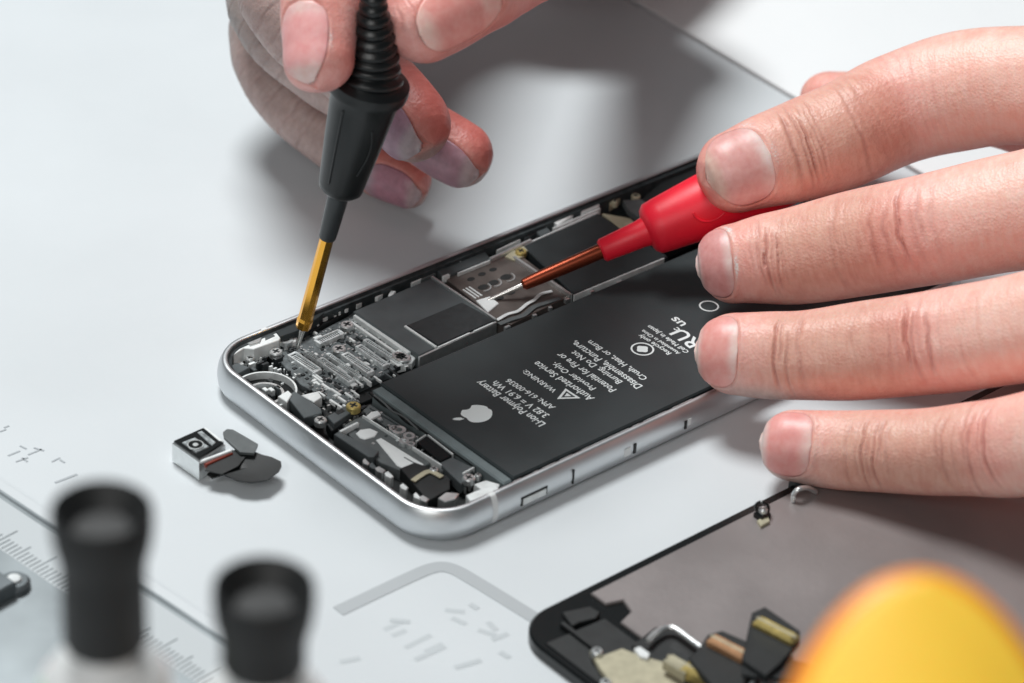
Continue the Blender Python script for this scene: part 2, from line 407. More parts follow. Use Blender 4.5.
part('screw_bracket', [(392, 353), (400, 348), (411, 351), (416, 357), (412, 363), (398, 366), (390, 360)], .25, .40, 'silver_matte', brd)
screw(403, 357, 8)
random.seed(11)
for k in range(70):                                     # small components on the board
    for tr in range(30):
        x = random.uniform(286, 410); y = random.uniform(322, 408)
        p = P(x, y, .36); lo = P(352, 400, .36)
        if 1.15 < p[0] < 3.0 and 4.25 < p[1] < 6.35: break
    sx_, sy_ = random.choice([(.05, .09), (.04, .16), (.09, .05), (.07, .07), (.035, .22), (.12, .1), (.04, .3)])
    G().box(p[0]-sx_/2, p[0]+sx_/2, p[1]-sy_/2, p[1]+sy_/2, .3, .35+random.random()*.05, .006).make('chip', random.choice(['silver_matte', 'silver_matte', 'board', 'chip_dark', 'white_paint', 'shield']), brd)
def specks(name, mt, par, poly, cnt, zr, sz, seed):
    rd = random.Random(seed); pl = [P(x, y, zr[0])[:2] for x, y in poly]; xs = [p[0] for p in pl]; ys = [p[1] for p in pl]; g = G(); k = 0
    def inp(x, y):
        r_ = False
        for i in range(len(pl)):
            a, b = pl[i-1], pl[i]
            if (a[1] > y) != (b[1] > y) and x < (b[0]-a[0])*(y-a[1])/(b[1]-a[1])+a[0]: r_ = not r_
        return r_
    while k < cnt:
        x = rd.uniform(min(xs), max(xs)); y = rd.uniform(min(ys), max(ys))
        if not inp(x, y): continue
        a, b = rd.uniform(*sz), rd.uniform(*sz)*rd.choice([1, 1, 2.2]); a, b = (a, b) if rd.random() < .5 else (b, a); z = rd.uniform(*zr)
        g.box(x-a, x+a, y-b, y+b, zr[0]-.1, z, .002); k += 1
    o = g.make(name, mt, par); o['kind'] = 'stuff'; return o
BA = [(284, 346), (318, 332), (350, 318), (415, 358), (356, 388), (360, 408), (348, 412), (300, 380)]
specks('solder_points', 'silver', brd, BA, 260, (.34, .372), (.010, .022), 1); specks('tiny_components', 'chip_dark', brd, BA, 150, (.34, .375), (.014, .035), 2)
FA = [(300, 322), (345, 299), (440, 264), (433, 273), (353, 307), (312, 330)]
specks('flex_solder_points', 'silver_matte', base, FA, 70, (.43, .50), (.010, .028), 3)
TA = [(300, 392), (340, 400), (362, 405), (430, 448), (478, 476), (470, 490), (420, 480), (360, 445), (322, 420)]
specks('tiny_parts', 'silver', TE, TA, 110, (.30, .412), (.010, .024), 4); specks('tiny_dark_parts', 'chip_dark', TE, TA, 100, (.30, .412), (.014, .04), 5)
CA = [(236, 366), (262, 348), (300, 340), (300, 378), (285, 392), (270, 372)]
specks('corner_tiny_parts', 'silver_matte', base, CA, 60, (.25, .40), (.012, .03), 6); specks('corner_dark_parts', 'chip_dark', base, CA, 50, (.25, .42), (.015, .04), 7)
for (x, y, L) in ((322, 383, 9), (331, 388, 10), (338, 396, 8), (330, 399, 12), (345, 392, 8), (318, 391, 7), (343, 404, 9)):
    rod('chip', (x, y), (x+L, y+L*.66), 2.6, .3, .38, 'white_paint', brd)

# shields
sh = part('shield_can', [(353, 311), (431, 278), (495, 320), (419, 355.5)], .15, .50, 'shield', base, .02)
rod('shield_edge', (419, 357), (496, 321.5), 2.5, .2, .51, 'silver', sh, .005)
part('chip_cover', [(407, 325), (462, 302), (495, 320), (438, 345)], .495, .525, 'chip_dark', sh)
g = G(); rod('cover_edge', (405, 325.5), (436, 346.5), 2.6, .49, .53, 'silver_matte', sh, .004); rod('cover_edge', (438, 347), (470, 332.5), 2, .49, .53, 'silver_matte', sh, .004); rod('cover_edge', (474, 331), (493, 322.5), 2, .49, .53, 'silver_matte', sh, .004)
rod('divider', (432, 276), (496, 319), 2.6, .2, .54, 'silver', base, .006)
sim = part('card_reader', [(444, 277), (513, 249), (572, 294), (512, 324), (499, 322)], .15, .46, 'sim_metal', base)
for x, y, a in ((471, 279, 1), (482, 274, 1), (493, 269.5, 1), (483, 287, 1.35), (493.5, 282.5, 1.35), (506, 277, 1.5), (500, 298, 1), (511, 292.5, 1.1)):
    p = P(x, y, .463); G().disc(p, .085*a, .455, .465, 20, .001, .06*a).make('contact_hole', 'black', sim)
    if a > 1.2: G().ring(p, .10*a, .12*a, .455, .475, 20, -2.2, .2).make('contact_rim', 'silver', sim)
for k in range(3): rod('contact_mark', (463+k*3, 289-k*1.3), (476+k*3, 298-k*1.3), 1.6, .45, .475, 'white_paint', sim, .003)
part('reader_plate', [(432, 267), (480, 248), (491, 259), (443, 277)], .3, .52, 'shield', base)
rod('reader_plate_edge', (443, 276.5), (449, 274), 3, .4, .535, 'white_paint', base, .004); rod('reader_plate_edge', (458, 273), (490, 260), 1.8, .4, .53, 'silver_matte', base, .004)
rod('plate_mark', (455, 260), (461, 261), 3, .5, .527, 'silver_matte', base, .003)
rod('spring_rail', (490, 258), (531, 239), 3.2, .3, .55, 'silver', base, .01); rod('spring_rail', (497, 250), (520, 239), 1.8, .3, .5, 'silver_matte', base, .01)
rod('divider', (514, 256), (571, 294), 3.0, .2, .54, 'silver', base, .006)
screw(521, 250.5, 6, .56, 'gold', base); part('screw_bracket', [(505, 256), (512, 250), (521, 243), (528, 250), (524, 256), (514, 260)], .4, .5, 'beige', base)
part('tape_patch', [(476, 300), (490, 296), (499, 303), (488, 312)], .44, .49, 'white_paint', base)
G().ribbon([P(x, y, .50) for x, y in ((497, 320), (508, 314), (518, 311), (527, 304), (534, 300), (541, 294), (552, 291))], .07, .012).make('ribbon_cable', 'silver_matte', base)
G().ribbon([P(x, y, .49) for x, y in ((499, 324), (512, 319), (524, 315), (534, 307), (545, 303), (560, 298))], .10, .012).make('ribbon_cable', 'grey_flex', base)
sh2 = part('shield_can', [(523, 246), (598, 213), (668, 256), (574, 294)], .15, .50, 'shield_dark', base, .02)
rod('shield_edge', (524, 244.5), (598, 212), 1.6, .3, .515, 'silver_matte', sh2, .004); rod('shield_edge', (574, 295), (664, 258), 1.6, .3, .512, 'silver_matte', sh2, .004)
part('flex_plate', [(602, 213), (630, 218), (641, 227), (624, 231)], .4, .52, 'beige', base)
part('flex_plate', [(623, 200), (642, 199), (654, 209), (645, 222), (628, 209)], .4, .54, 'grey_flex', base)
part('black_cover', [(640, 200), (660, 178), (760, 140), (800, 165), (740, 215), (668, 250), (645, 232)], .3, .5, 'black', base)
screw(636, 195, 5, .56, 'beige', base); screw(617, 194, 5, .55, 'gold', base); screw(615, 201, 3.5, .55, 'beige', base)
part('screw_bracket', [(603, 198), (620, 188), (623, 196), (610, 205)], .35, .5, 'beige', base)
part('side_bracket', [(554, 222), (572, 211), (574, 214), (558, 225)], .3, .56, 'white_paint', base); part('side_bracket', [(579, 208), (597, 201), (599, 205), (581, 212)], .3, .56, 'white_paint', base)
rod('side_rail', (553, 228), (600, 208), 1.6, .3, .56, 'silver_matte', base, .004)
part('side_bracket', [(536, 231), (546, 226), (551, 231), (541, 237)], .3, .52, 'shield', base); part('side_bracket', [(520, 233), (534, 226), (538, 232), (524, 239)], .3, .5, 'inner_metal', base)

# flexes along the far rail
G().pxpoly([(300, 322), (345, 297), (440, 262), (432, 272), (352, 306), (310, 332)], .2, .42).make('side_flex', 'black_flex', base)
for pts, mt in (([(340, 309), (346, 303), (353, 304), (346, 309)], 'white_paint'), ([(352, 302), (359, 298), (366, 299), (357, 305)], 'silver_matte'), ([(374, 297), (378, 291), (383, 290), (378, 297)], 'white_paint'),
        ([(388, 295), (391, 290), (396, 291), (391, 297)], 'silver_matte'), ([(379, 289), (396, 282), (402, 284), (384, 291)], 'grey_flex'), ([(330, 312), (336, 308), (340, 310), (333, 314)], 'grey_flex'), ([(407, 280), (424, 273), (428, 276), (412, 283)], 'silver_matte'),
        ([(418, 276), (432, 271), (436, 273), (421, 280)], 'grey_flex')):
    part('flex_contact', pts, .4, .5, mt, base)
G().ribbon([P(x, y, .5) for x, y in ((384, 289), (398, 286), (410, 279), (430, 273))], .06, .012).make('ribbon_cable', 'silver_matte', base)

# top end: antenna bracket, camera opening, speaker
br = part('antenna_bracket', [(223, 355), (228, 343), (251, 326), (270, 328), (281, 337), (279, 340), (254, 349), (244, 348)], .3, .58, 'silver_matte', base)
part('bracket_recess', [(227, 346), (234, 341), (244, 339), (248, 343), (237, 348)], .57, .584, 'shield', br); part('bracket_recess', [(262, 335), (271, 332), (276, 336), (265, 341)], .57, .584, 'shield', br); part('bracket_recess', [(258, 330), (265, 328), (267, 330), (259, 333)], .57, .585, 'black', br)
part('bracket_clip', [(240, 336), (252, 331), (262, 337), (260, 342), (250, 345), (246, 342)], .58, .61, 'silver', br)
part('antenna_slab', [(271, 328), (276, 322), (297, 314.5), (318, 307), (318, 318), (297, 331), (280, 337)], .3, .6, 'shield_dark', base)
screw(250, 357, 5, .4, 'silver', base); screw(258, 362, 3, .4, 'silver', base); part('flex_tab', [(231, 365), (237, 363), (250, 367), (238, 374), (234, 372)], .3, .5, 'shield', base)
part('flex_contact', [(281, 338), (290, 333), (298, 334), (296, 341), (286, 345)], .3, .46, 'silver_matte', base); G().ring(P(286, 340, .48), .07, .13, .4, .49, 24).make('washer', 'silver', base)
cc = P(265, 392, .38); hole = G().ring(cc, .545, .58, .15, .44, 40).make('camera_opening', 'silver_matte', base)
G().ring(cc, .36, .54, .15, .30, 40).make('opening_step', 'black_gloss', hole); G().ring(cc, .30, .35, .15, .36, 40).make('opening_step', 'silver', hole); G().disc(cc, .29, .12, .2, 32).make('camera_glass', 'black_gloss', hole)
for dx, dy in ((.08, .05), (-.1, .08), (.02, -.12)): G().disc((cc[0]+dx, cc[1]+dy), .06, .19, .24, 14).make('opening_spring', 'silver', hole)
fp = part('speaker_plate', [(286, 395), (295, 391), (321, 408), (322, 413), (304, 418)], .3, .52, 'shield', TE)
part('speaker_bracket', [(301, 395), (318, 391), (322, 397), (314, 402)], .3, .50, 'silver_matte', TE); part('speaker_bracket', [(278, 396), (288, 390), (292, 394), (287, 402)], .3, .55, 'white_paint', TE)
screw(320.5, 419, 6, .5, 'silver', TE); part('hinge_block', [(327, 416), (348, 404), (356, 409), (334, 424)], .3, .48, 'shield', TE); part('hinge_slot', [(334, 412), (342, 408), (346, 411), (338, 415)], .47, .485, 'black', TE)
screw(353.5, 405, 7, .56, 'gold', TE); part('hinge_foot', [(326, 424), (352, 412), (354, 418), (332, 431)], .2, .36, 'black', TE)
spk = part('earpiece', [(344, 425), (362, 415), (404, 444), (430, 463), (410, 474), (380, 462), (350, 436)], .15, .40, 'grey_flex', TE)
part('ribbed_bar', [(334, 434), (339, 431), (379, 451), (374, 456.5), (368, 456.5)], .2, .50, 'shield', TE); rod('bar_arm', (340, 431), (358, 422), 3, .3, .5, 'silver_matte', TE)
part('sticker', [(356, 433), (360, 429.5), (370, 428), (378, 431.5), (375, 436), (365, 439), (360, 437.5)], .395, .42, 'white_paint', spk)
part('sticker', [(376, 439.5), (381, 437.5), (403, 451), (424, 464), (409, 471), (397, 465)], .395, .42, 'white_paint', spk); rod('sticker_line', (404, 457), (420, 466), 1.4, .41, .425, 'shield', spk, .002)
part('sticker', [(366, 416), (371, 411.5), (378, 410.5), (381, 414), (371, 419)], .395, .44, 'white_paint', TE); part('sticker', [(377, 418), (381, 416), (383, 419), (379, 420)], .395, .44, 'silver', TE)
part('flex_strip', [(362, 410), (370, 404), (420, 437), (411, 443)], .2, .38, 'grey_flex', TE)
rod('flex_edge', (363, 415), (442, 465), 1.6, .3, .46, 'silver_matte', TE, .004); rod('flex_edge', (370, 407), (400, 425), 1.2, .3, .42, 'shield', TE, .004)
for x, y, r in ((399, 430, 7), (409, 436, 6), (404, 441, 5), (393, 428, 4), (411, 444, 4)):
    p = P(x, y, .47); G().ring(p, r*.009, r*.018, .35, .48, 20).make('ring_contact', 'silver', TE)
part('sensor_window', [(417, 442), (427, 435.5), (452, 455), (440, 461.5)], .3, .45, 'black_gloss', TE); rod('window_edge', (416, 441), (426, 434.5), 1.4, .3, .465, 'silver_matte', TE, .003); rod('window_edge', (428, 434.5), (453, 454), 1.4, .3, .465, 'silver_matte', TE, .003)
part('flex_plate', [(439, 463), (452, 457), (475, 468), (466, 479), (461, 484)], .25, .46, 'shield', TE)
part('coax_box', [(400, 468), (428, 501), (450, 489), (450, 479), (436, 470), (415, 462)], .2, .44, 'black', TE)
G().ribbon([P(x, y, .47) for x, y in ((413, 481), (420, 476), (430, 471.5), (442, 477))], .10, .02).make('antenna_strip', 'beige', TE)
screw(434, 468, 4, .5, 'silver', TE); screw(469, 477, 6, .52, 'silver', TE); screw(478, 474, 3, .52, 'silver', TE); rod('flex_edge', (463, 473), (474, 467), 2, .4, .5, 'silver_matte', TE, .004)
part('corner_bracket', [(466, 495), (480, 489), (496, 485), (502, 492), (492, 502), (470, 501)], .3, .56, 'silver_matte', TE); part('corner_bracket', [(474, 484), (486, 480), (500, 484), (498, 489), (482, 490)], .3, .5, 'silver_matte', TE)
part('corner_bracket', [(438, 498), (446, 492), (459, 493), (455, 499), (445, 502)], .3, .52, 'silver', TE)
random.seed(21)
for x, y in ((366, 461), (373, 465), (380, 469), (389, 474), (404, 486), (417, 495), (424, 498)):
    a_ = random.uniform(3, 6); part('edge_contact', [(x-a_, y-1), (x-1, y-3), (x+a_, y+random.uniform(-1, 3)), (x+2, y+4), (x-3, y+2)], .25, .46, random.choice(['silver_matte', 'shield', 'silver']), TE, .006)
random.seed(5)
for k in range(24):
    x = random.uniform(225, 300); y = 352+(x-225)*.72+random.uniform(-4, 14); p = P(x, y, .35)
    if .3 < p[0] < 1.2 and 4.3 < p[1] < 6.4:
        G().box(p[0]-.04, p[0]+.04, p[1]-.06, p[1]+.06, .15, .36, .01).make('small_contact', random.choice(['silver_matte', 'shield', 'chip_dark']), base)
# dark crumpled flex between battery and earpiece
G().ribbon([P(x, y, .42) for x, y in ((372, 392), (385, 404), (397, 410), (408, 421), (425, 430), (450, 448), (480, 468), (500, 482))], .12, .03).make('battery_flex', 'black_flex', PH)
G().ribbon([P(x, y, .47) for x, y in ((374, 395), (384, 403), (392, 411), (404, 417), (418, 430))], .035, .015).make('battery_flex', 'grey_flex', PH)

# ------------------------------------------------------------------ camera module on the mat
CMt = thing('camera_module', 'small square phone camera module with dark ribbon flex lying beside the phone', 'camera module', P(200, 465, 0))
def quad(pts, z): return [P(x, y, z)[:2] for x, y in pts]
q4 = [(172, 441), (203.5, 427), (225.5, 443), (199, 460)]
G().prism(quad(q4, .46), .03, .44, .03).make('module_body', 'silver', CMt)
ql = P(199, 451, .46); ins_ = [((x-199)*.93+199, (y-443)*.93+443) for x, y in q4]
top = G().prism(quad(ins_, .46), .43, .475, .01).make('module_cover', 'black_gloss', CMt)
part('lens_ring', [(182, 442), (195, 437), (209, 446), (196, 452.5)], .47, .50, 'lens_metal', top); G().disc(P(195.5, 444.5, .505), .135, .49, .508, 28, .005).make('lens', 'black_gloss', top); G().ring(P(195.5, 444.5, .51), .125, .145, .49, .515, 28).make('lens_rim', 'silver', top)
G().disc(P(195.5, 444.5, .506), .06, .5, .512, 20).make('lens_glass', 'silver', top)
part('cover_strip', [(197, 432), (202, 430.5), (216, 442), (212, 445.5)], .47, .485, 'lens_metal', top); part('cover_strip', [(203, 427.5), (206, 427), (224, 441), (219, 441)], .46, .48, 'silver_matte', top)
rod('flex_joint', (200, 461), (231, 449.5), 3.5, .38, .42, 'silver_matte', CMt); rod('flex_joint', (205, 464), (232, 452), 3.5, .3, .38, 'orange_glue', CMt)
# raised ribbon flex (a gently arched sheet)
def sheet(outline_px, zf, name, mt, par, th=.025):
    pts = [P(x, y, zf(x, y)) for x, y in outline_px]; n = len(pts); c_ = sum(pts)/n
    v = list(pts)+[c_]+[p-np.array([0, 0, th]) for p in pts]+[c_-np.array([0, 0, th])]
    f = []
    for i in range(n):
        j = (i+1) % n; f += [(i, j, n), (n+1+j, n+1+i, 2*n+1), (i, n+1+i, n+1+j, j)]
    return G().add(v, f).make(name, mt, par, True, autosmooth=35)
sheet([(207, 474), (222, 461), (238, 453), (252, 450.5), (262, 454.5), (272, 457), (281, 461.5), (281.5, 466), (279, 471), (267, 480), (252, 482), (238, 480.5), (224, 474.5), (212, 478)], lambda x, y: .32 if x > 225 else .12+.2*(x-205)/20, 'ribbon_flex', 'black_flex', CMt)
sheet([(223, 432), (227, 429), (233, 429.5), (246, 437), (258, 444), (254, 453), (240, 452), (229, 442), (224, 437)], lambda x, y: .42, 'connector_pad', 'grey_flex', CMt, .05)
sheet([(205, 470), (214, 458), (230, 450), (240, 450), (246, 456), (238, 466), (222, 474)], lambda x, y: .345, 'flex_neck', 'black_flex', CMt, .02)

# ------------------------------------------------------------------ removed screen assembly (near, right)
SC = thing('removed_screen_panel', 'phone screen panel removed and lying face down, grey metal back with black edge', 'phone screen', (6, -5.5, 0))
def rrect(x0, x1, y0, y1, r, ins=0, n=8):
    out = []
    for cx, cy, a0 in ((x1-r, y0+r, -90), (x1-r, y1-r, 0), (x0+r, y1-r, 90), (x0+r, y0+r, 180)):
        for i in range(n+1):
            a = math.radians(a0+90*i/n); out.append((cx+(r-ins)*math.cos(a), cy+(r-ins)*math.sin(a)))
    return out
X0, X1, Y1, Y0 = -.43, 13.1, -2.36, -8.95
G().prism(rrect(X0, X1, Y0, Y1, .75), .02, .24, .04).make('panel_frame', 'black_gloss', SC, True, autosmooth=40)
plate = G().prism([(1.15, -2.58), (12.6, -2.58), (12.6, -8.7), (1.02, -8.7), (1.02, -3.45), (1.35, -3.35), (1.45, -3.05), (1.15, -2.95)], .23, .30, .02).make('metal_back', 'screen_plate', SC)
G().prism([(-.3, -3.1), (.9, -3.2), (.9, -8.5), (-.3, -8.5)], .235, .27, .01).make('black_end_cover', 'black_flex', SC)
part('corner_tab', [(562, 612), (590, 606), (600, 612), (596, 618), (580, 622), (572, 626)], .24, .33, 'black', SC)
rod('edge_ridge', (562, 622), (596, 648), 5, .25, .34, 'black', SC)
part('flex_shield', [(590, 650), (600, 656), (622, 648), (640, 655), (665, 662), (692, 690), (640, 700), (612, 684), (600, 668)], .3, .40, 'beige', SC)
for x, y in ((597, 650), (606, 681)): screw(x, y, 5, .48, 'silver', SC)
part('foil_tab', [(634, 648), (640, 646), (650, 653), (648, 658), (640, 656)], .3, .46, 'white_paint', SC)
fx = part('black_flex_patch', [(632, 645), (655, 627), (668, 627), (708, 652), (700, 672), (660, 665)], .3, .36, 'black_flex', SC)
G().tube([P(x, y, .5) for x, y in ((648, 641), (656, 633), (666, 627.5), (676, 629), (690, 639), (705, 650))], .05).make('wire_bail', 'silver', SC)
# raised flexes with gold connectors
for pts, z in (([(752, 612), (765, 606), (800, 630), (800, 640), (780, 664), (766, 676), (742, 660), (746, 640)], 1.1), ([(708, 634), (722, 630), (768, 650), (770, 660), (742, 690), (716, 690), (690, 660)], .8), ([(690, 655), (760, 680), (740, 720), (680, 700)], .5)):
    g = G().pxpoly(pts, z-.12, z, .02); g.make('connector_flex', 'black', SC)
    a = P(*pts[-2], z-.1); b = P(*pts[-1], z-.1)
    G().ribbon([a+np.array([-.1, -.1, 0]), a*.4+b*.6+np.array([.5, -1.2, -.1]), np.array([a[0]+1.2, a[1]-2.4, .36])], .5, .05).make('flex_tail', 'black_flex', SC)
for a, b, z, mt in (((757, 617), (796, 637), 1.22, 'gold'), ((711, 635), (748, 654), .95, 'copper_gold'), ((684, 663), (742, 690), .72, 'gold'), ((668, 655), (690, 668), .7, 'beige')):
    if mt == 'copper_gold' and mt not in M_: MM('copper_gold', (196, 150, 112), .42, .5, var=.15, vscale=500)
    c_ = rod('gold_connector', a, b, 15, z-.22, z, mt, SC, .05)
    rod('connector_slot', a, b, 3, z-.02, z+.006, 'beige', c_, .002)
screw(752, 651, 5, 1.05, 'silver', SC)
for k in range(3): rod('flex_mark', (748+k*14, 690-k*3), (764+k*14, 660-k*2), 4, .9, .93, 'grey_flex', SC, .004)
# clips on the far edge
p = P(762, 512, .4)
cl = G().box(p[0]-.12, p[0]+.1, p[1]-.12, p[1]+.08, .1, .42, .03).make('edge_clip', 'black_gloss', SC); G().disc((p[0], p[1]-.02), .08, .42, .5, 16, .03).make('clip_pin', 'silver', cl)
G().tube([P(757, 512, .3), P(756, 505, .5), P(762, 502, .6), P(768, 506, .5), P(768, 513, .3)], .03).make('edge_clip_wire', 'black_gloss', SC)
part('clip_base', [(757, 520), (768, 514), (770, 521), (761, 526)], .25, .36, 'beige', SC)
G().tube([P(793, 502, .3), P(794, 494, .45), P(799, 489, .55), P(808, 488, .5), P(816, 492, .35)], .045).make('spring_wire', 'silver', SC)
G().box(6.1, 8.8, -2.62, -2.3, .1, .36, .04).make('edge_pad', 'black', SC)

# ------------------------------------------------------------------ probes
# black meter probe, nearly upright, tip in the phone
tipP = P(297, 350, .40)
def axis_to(a, px, py, z): b = P(px, py, z); return (b-a)
zt = 8.4
def along(a, b, py):            # parameter on the straight axis a-b whose picture row is py
    def row(p): d = p-CC; return 341.5-FPX*(d@CU)/(d@CF)
    lo, hi = 0, 3
    for _ in range(40):
        m_ = (lo+hi)/2
        if row(a+(b-a)*m_) > py: lo = m_
        else: hi = m_
    return lo
topP = P(391, 0, 7.9)
LB = np.linalg.norm(topP-tipP); axB = (topP-tipP)/LB
TB = lambda py: along(tipP, topP, py)*LB
BP = thing('black_test_probe', 'black multimeter probe held upright with brass tip touching the circuit board', 'test probe', tipP)
def rpx(t, a, ax, px): return px*cmpx(a+ax*t)
def rev(a, ax, L, name, mt, par, n=40, asm=35):
    return G().revolve(a, ax, [(t, rpx(t, a, ax, r)) for t, r in L], n).make(name, mt, par, True, autosmooth=asm)
rev(tipP, axB, [(0, .8), (.05, 1.6), (TB(325), 3.6), (TB(322), 3.8)], 'needle_tip', 'needle', BP, 16)
rev(tipP, axB, [(TB(328), 5), (TB(327), 7.6), (TB(320), 8.2), (TB(317), 7.4), (TB(240), 7.0), (TB(236), 7.0)], 'brass_barrel', 'brass', BP, 8, 10)
rev(tipP, axB, [(TB(238), 6), (TB(237.6), 8.4), (TB(236), 9.0), (TB(190), 11.0), (TB(180), 11.4)], 'sleeve', 'probe_sleeve', BP, 32)
bd = rev(tipP, axB, [(TB(191), 10), (TB(190), 19), (TB(187), 22.5), (TB(182), 23.5), (TB(140), 29.5), (TB(105), 34), (TB(95), 35), (TB(92), 36), (TB(90), 41), (TB(86), 42), (TB(80), 41.5), (TB(77), 36), (TB(75), 32)], 'handle_body', 'rubber_black', BP, 48, 40)
gp = smooth_path([P(369, 84, tipP[2]+axB[2]*TB(84)), P(372.5, 55, 6.75), P(373.5, 20, 7.5), P(374, -40, 8.7), P(378, -110, 10.0)], 60)
gs = np.concatenate([[0], np.cumsum(np.linalg.norm(np.diff(gp, axis=0), axis=1))]); g = G(); s_ = 0.0; pt_ = .21
while s_ < gs[-1]-pt_:
    c0 = np.array([np.interp(s_, gs, gp[:, q]) for q in range(3)]); c1 = np.array([np.interp(s_+pt_, gs, gp[:, q]) for q in range(3)]); ax1 = (c1-c0)/np.linalg.norm(c1-c0)
    rr_ = max(.235, .56-.21*s_)*(1.0 if s_ > 0 else 1.05)
    g.revolve(c0, ax1, [(-.02, rr_*.8), (.02, rr_*.84), (.05, rr_*.97), (.08, rr_), (.13, rr_), (.16, rr_*.97), (.185, rr_*.84), (.23, rr_*.8)], 36); s_ += pt_
g.make('ribbed_grip', 'rubber_black', bd, True, autosmooth=60)
# moulded ridge on the handle
a_ = np.cross(axB, CF); a_ /= np.linalg.norm(a_); fr_ = np.cross(a_, axB); fr_ = fr_ if fr_@CF < 0 else -fr_
for sgn, y0, y1, off in ((1, 112, 160, .55), (-1, 100, 175, .42)):
    pts = []
    for t in np.linspace(0, 1, 9):
        yy = y0+(y1-y0)*t; tt = TB(yy); R_ = rpx(tt, tipP, axB, np.interp(yy, [95, 105, 140, 182], [35, 34, 29.5, 23.5])); s_ = off+(.14*math.sin(t*math.pi) if sgn > 0 else 0)
        d_ = a_*(-sgn if (a_@CR) < 0 else sgn)*s_+fr_*math.sqrt(max(.05, 1-s_*s_)); pts.append(tipP+axB*tt+d_*R_*1.0)
    G().tube(pts, .02).make('moulding_line', 'rubber_black', bd, True)
# red probe
rt = P(486, 301, .46); rb = P(742, 190, 2.3); LR = np.linalg.norm(rb-rt); axR = (rb-rt)/LR
def TR(px):
    def col(p): d = p-CC; return 512+FPX*(d@CR)/(d@CF)
    lo, hi = 0, 4
    for _ in range(40):
        m_ = (lo+hi)/2
        if col(rt+(rb-rt)*m_) < px: lo = m_
        else: hi = m_
    return lo*LR
RP = thing('red_test_probe', 'red multimeter probe with copper shaft held low over the circuit board', 'test probe', rt)
rev(rt, axR, [(0, 1.0), (TR(492), 1.8), (TR(524), 3.0)], 'needle_tip', 'needle', RP, 16)
rev(rt, axR, [(TR(522), 3.5), (TR(524), 6), (TR(540), 7.0), (TR(604), 8.0)], 'copper_shaft', 'copper', RP, 24)
rv = rev(rt, axR, [(TR(600), 6), (TR(601), 10), (TR(603), 12), (TR(640), 14), (TR(646), 15), (TR(648), 22), (TR(652), 26.5), (TR(662), 28), (TR(700), 32), (TR(745), 36), (TR(800), 33), (TR(860), 26), (TR(960), 22), (TR(965), 18)], 'handle_body', 'red_plastic', RP, 56, 50)
fn = -CF - axR*((-CF)@axR); fn /= np.linalg.norm(fn); sd = np.cross(axR, fn); sd = sd if sd@CU > 0 else -sd
pts = []
for a in np.linspace(-2.3, .1, 14):
    tt = TR(700)+.34*math.cos(a)*-1+.1; s_ = -.38-.42*math.sin(a)*-.6
    s_ = -.1+.42*math.sin(a); R_ = rpx(tt, rt, axR, 32.5); pts.append(rt+axR*tt+(sd*s_+fn*math.sqrt(1-s_*s_))*R_*.995)
G().tube(pts, .022).make('moulded_mark', 'red_plastic', rv, True)

# ------------------------------------------------------------------ bottles, ruler, yellow handle (near the lens, out of focus)
def bottle(x, y, z, label, h_cap, lab):
    # a flared cap with a hollow top over a round bottle
    c_ = P(x, y, z); R_ = 52*cmpx(c_); h_cap *= R_; t = thing('dropper_bottle', label, 'bottle', (c_[0], c_[1], 0), 'small black-capped bottles')
    o = (c_[0], c_[1], z); dn = (0, 0, -1)
    G().revolve(o, dn, [(.28, .01), (.28, R_*.55), (.12, R_*.80), (.02, R_*.9), (0, R_*.94), (.02, R_*.985), (.1, R_), (.5*R_, R_*.995), (.85*R_, R_*.95), (1.15*R_, R_*.87), (1.45*R_, R_*.83), (h_cap-.05, R_*.84), (h_cap, R_*.80)], 48).make('cap', 'cap', t, True, autosmooth=40)
    zb = z-h_cap; bt = G().revolve((c_[0], c_[1], zb), dn, [(-.03, R_*.6), (.2, R_*.62), (.35, R_*1.1), (.55, R_*1.28), (.7, R_*1.3), (zb-.12, R_*1.3), (zb, R_*1.22)], 48).make('bottle_body', 'bottle_white', t, True, autosmooth=40)
    G().revolve((c_[0], c_[1], zb-.55), dn, [(0, R_*1.29), (.01, R_*1.312), (zb-1.0, R_*1.312), (zb-.99, R_*1.29)], 48).make('paper_label', lab, bt, True, autosmooth=40)
def label_mat(name, cols):
    M = mat(name, (225, 228, 226), .5); nt = M.node_tree; b = nt.nodes['Principled BSDF']
    tc = nt.nodes.new('ShaderNodeTexCoord'); n = nt.nodes.new('ShaderNodeTexNoise'); n.inputs['Scale'].default_value = 90; n.inputs['Detail'].default_value = 1
    nt.links.new(tc.outputs['Object'], n.inputs['Vector']); r = nt.nodes.new('ShaderNodeValToRGB'); r.color_ramp.interpolation = 'EASE'
    while len(r.color_ramp.elements) < len(cols): r.color_ramp.elements.new(.5)
    for e, (p_, c_) in zip(r.color_ramp.elements, cols): e.position = p_; e.color = (*lin(c_), 1)
    nt.links.new(n.outputs['Fac'], r.inputs['Fac']); nt.links.new(r.outputs['Color'], b.inputs['Base Color']); M_[name] = M
label_mat('label_green_pink', [(.42, (150, 200, 130)), (.48, (226, 228, 226)), (.53, (226, 228, 226)), (.60, (236, 130, 130))])
label_mat('label_pink', [(.3, (226, 228, 226)), (.55, (222, 196, 182)), (.7, (205, 160, 140))])
bottle(101.5, 508, 11.5, 'left of the two black capped bottles, standing over the steel ruler, green and pink label', 3.25, 'label_green_pink')
bottle(264, 585, 11.0, 'right of the two black capped bottles, nearer the grey printed frame, pinkish label', 1.95, 'label_pink')

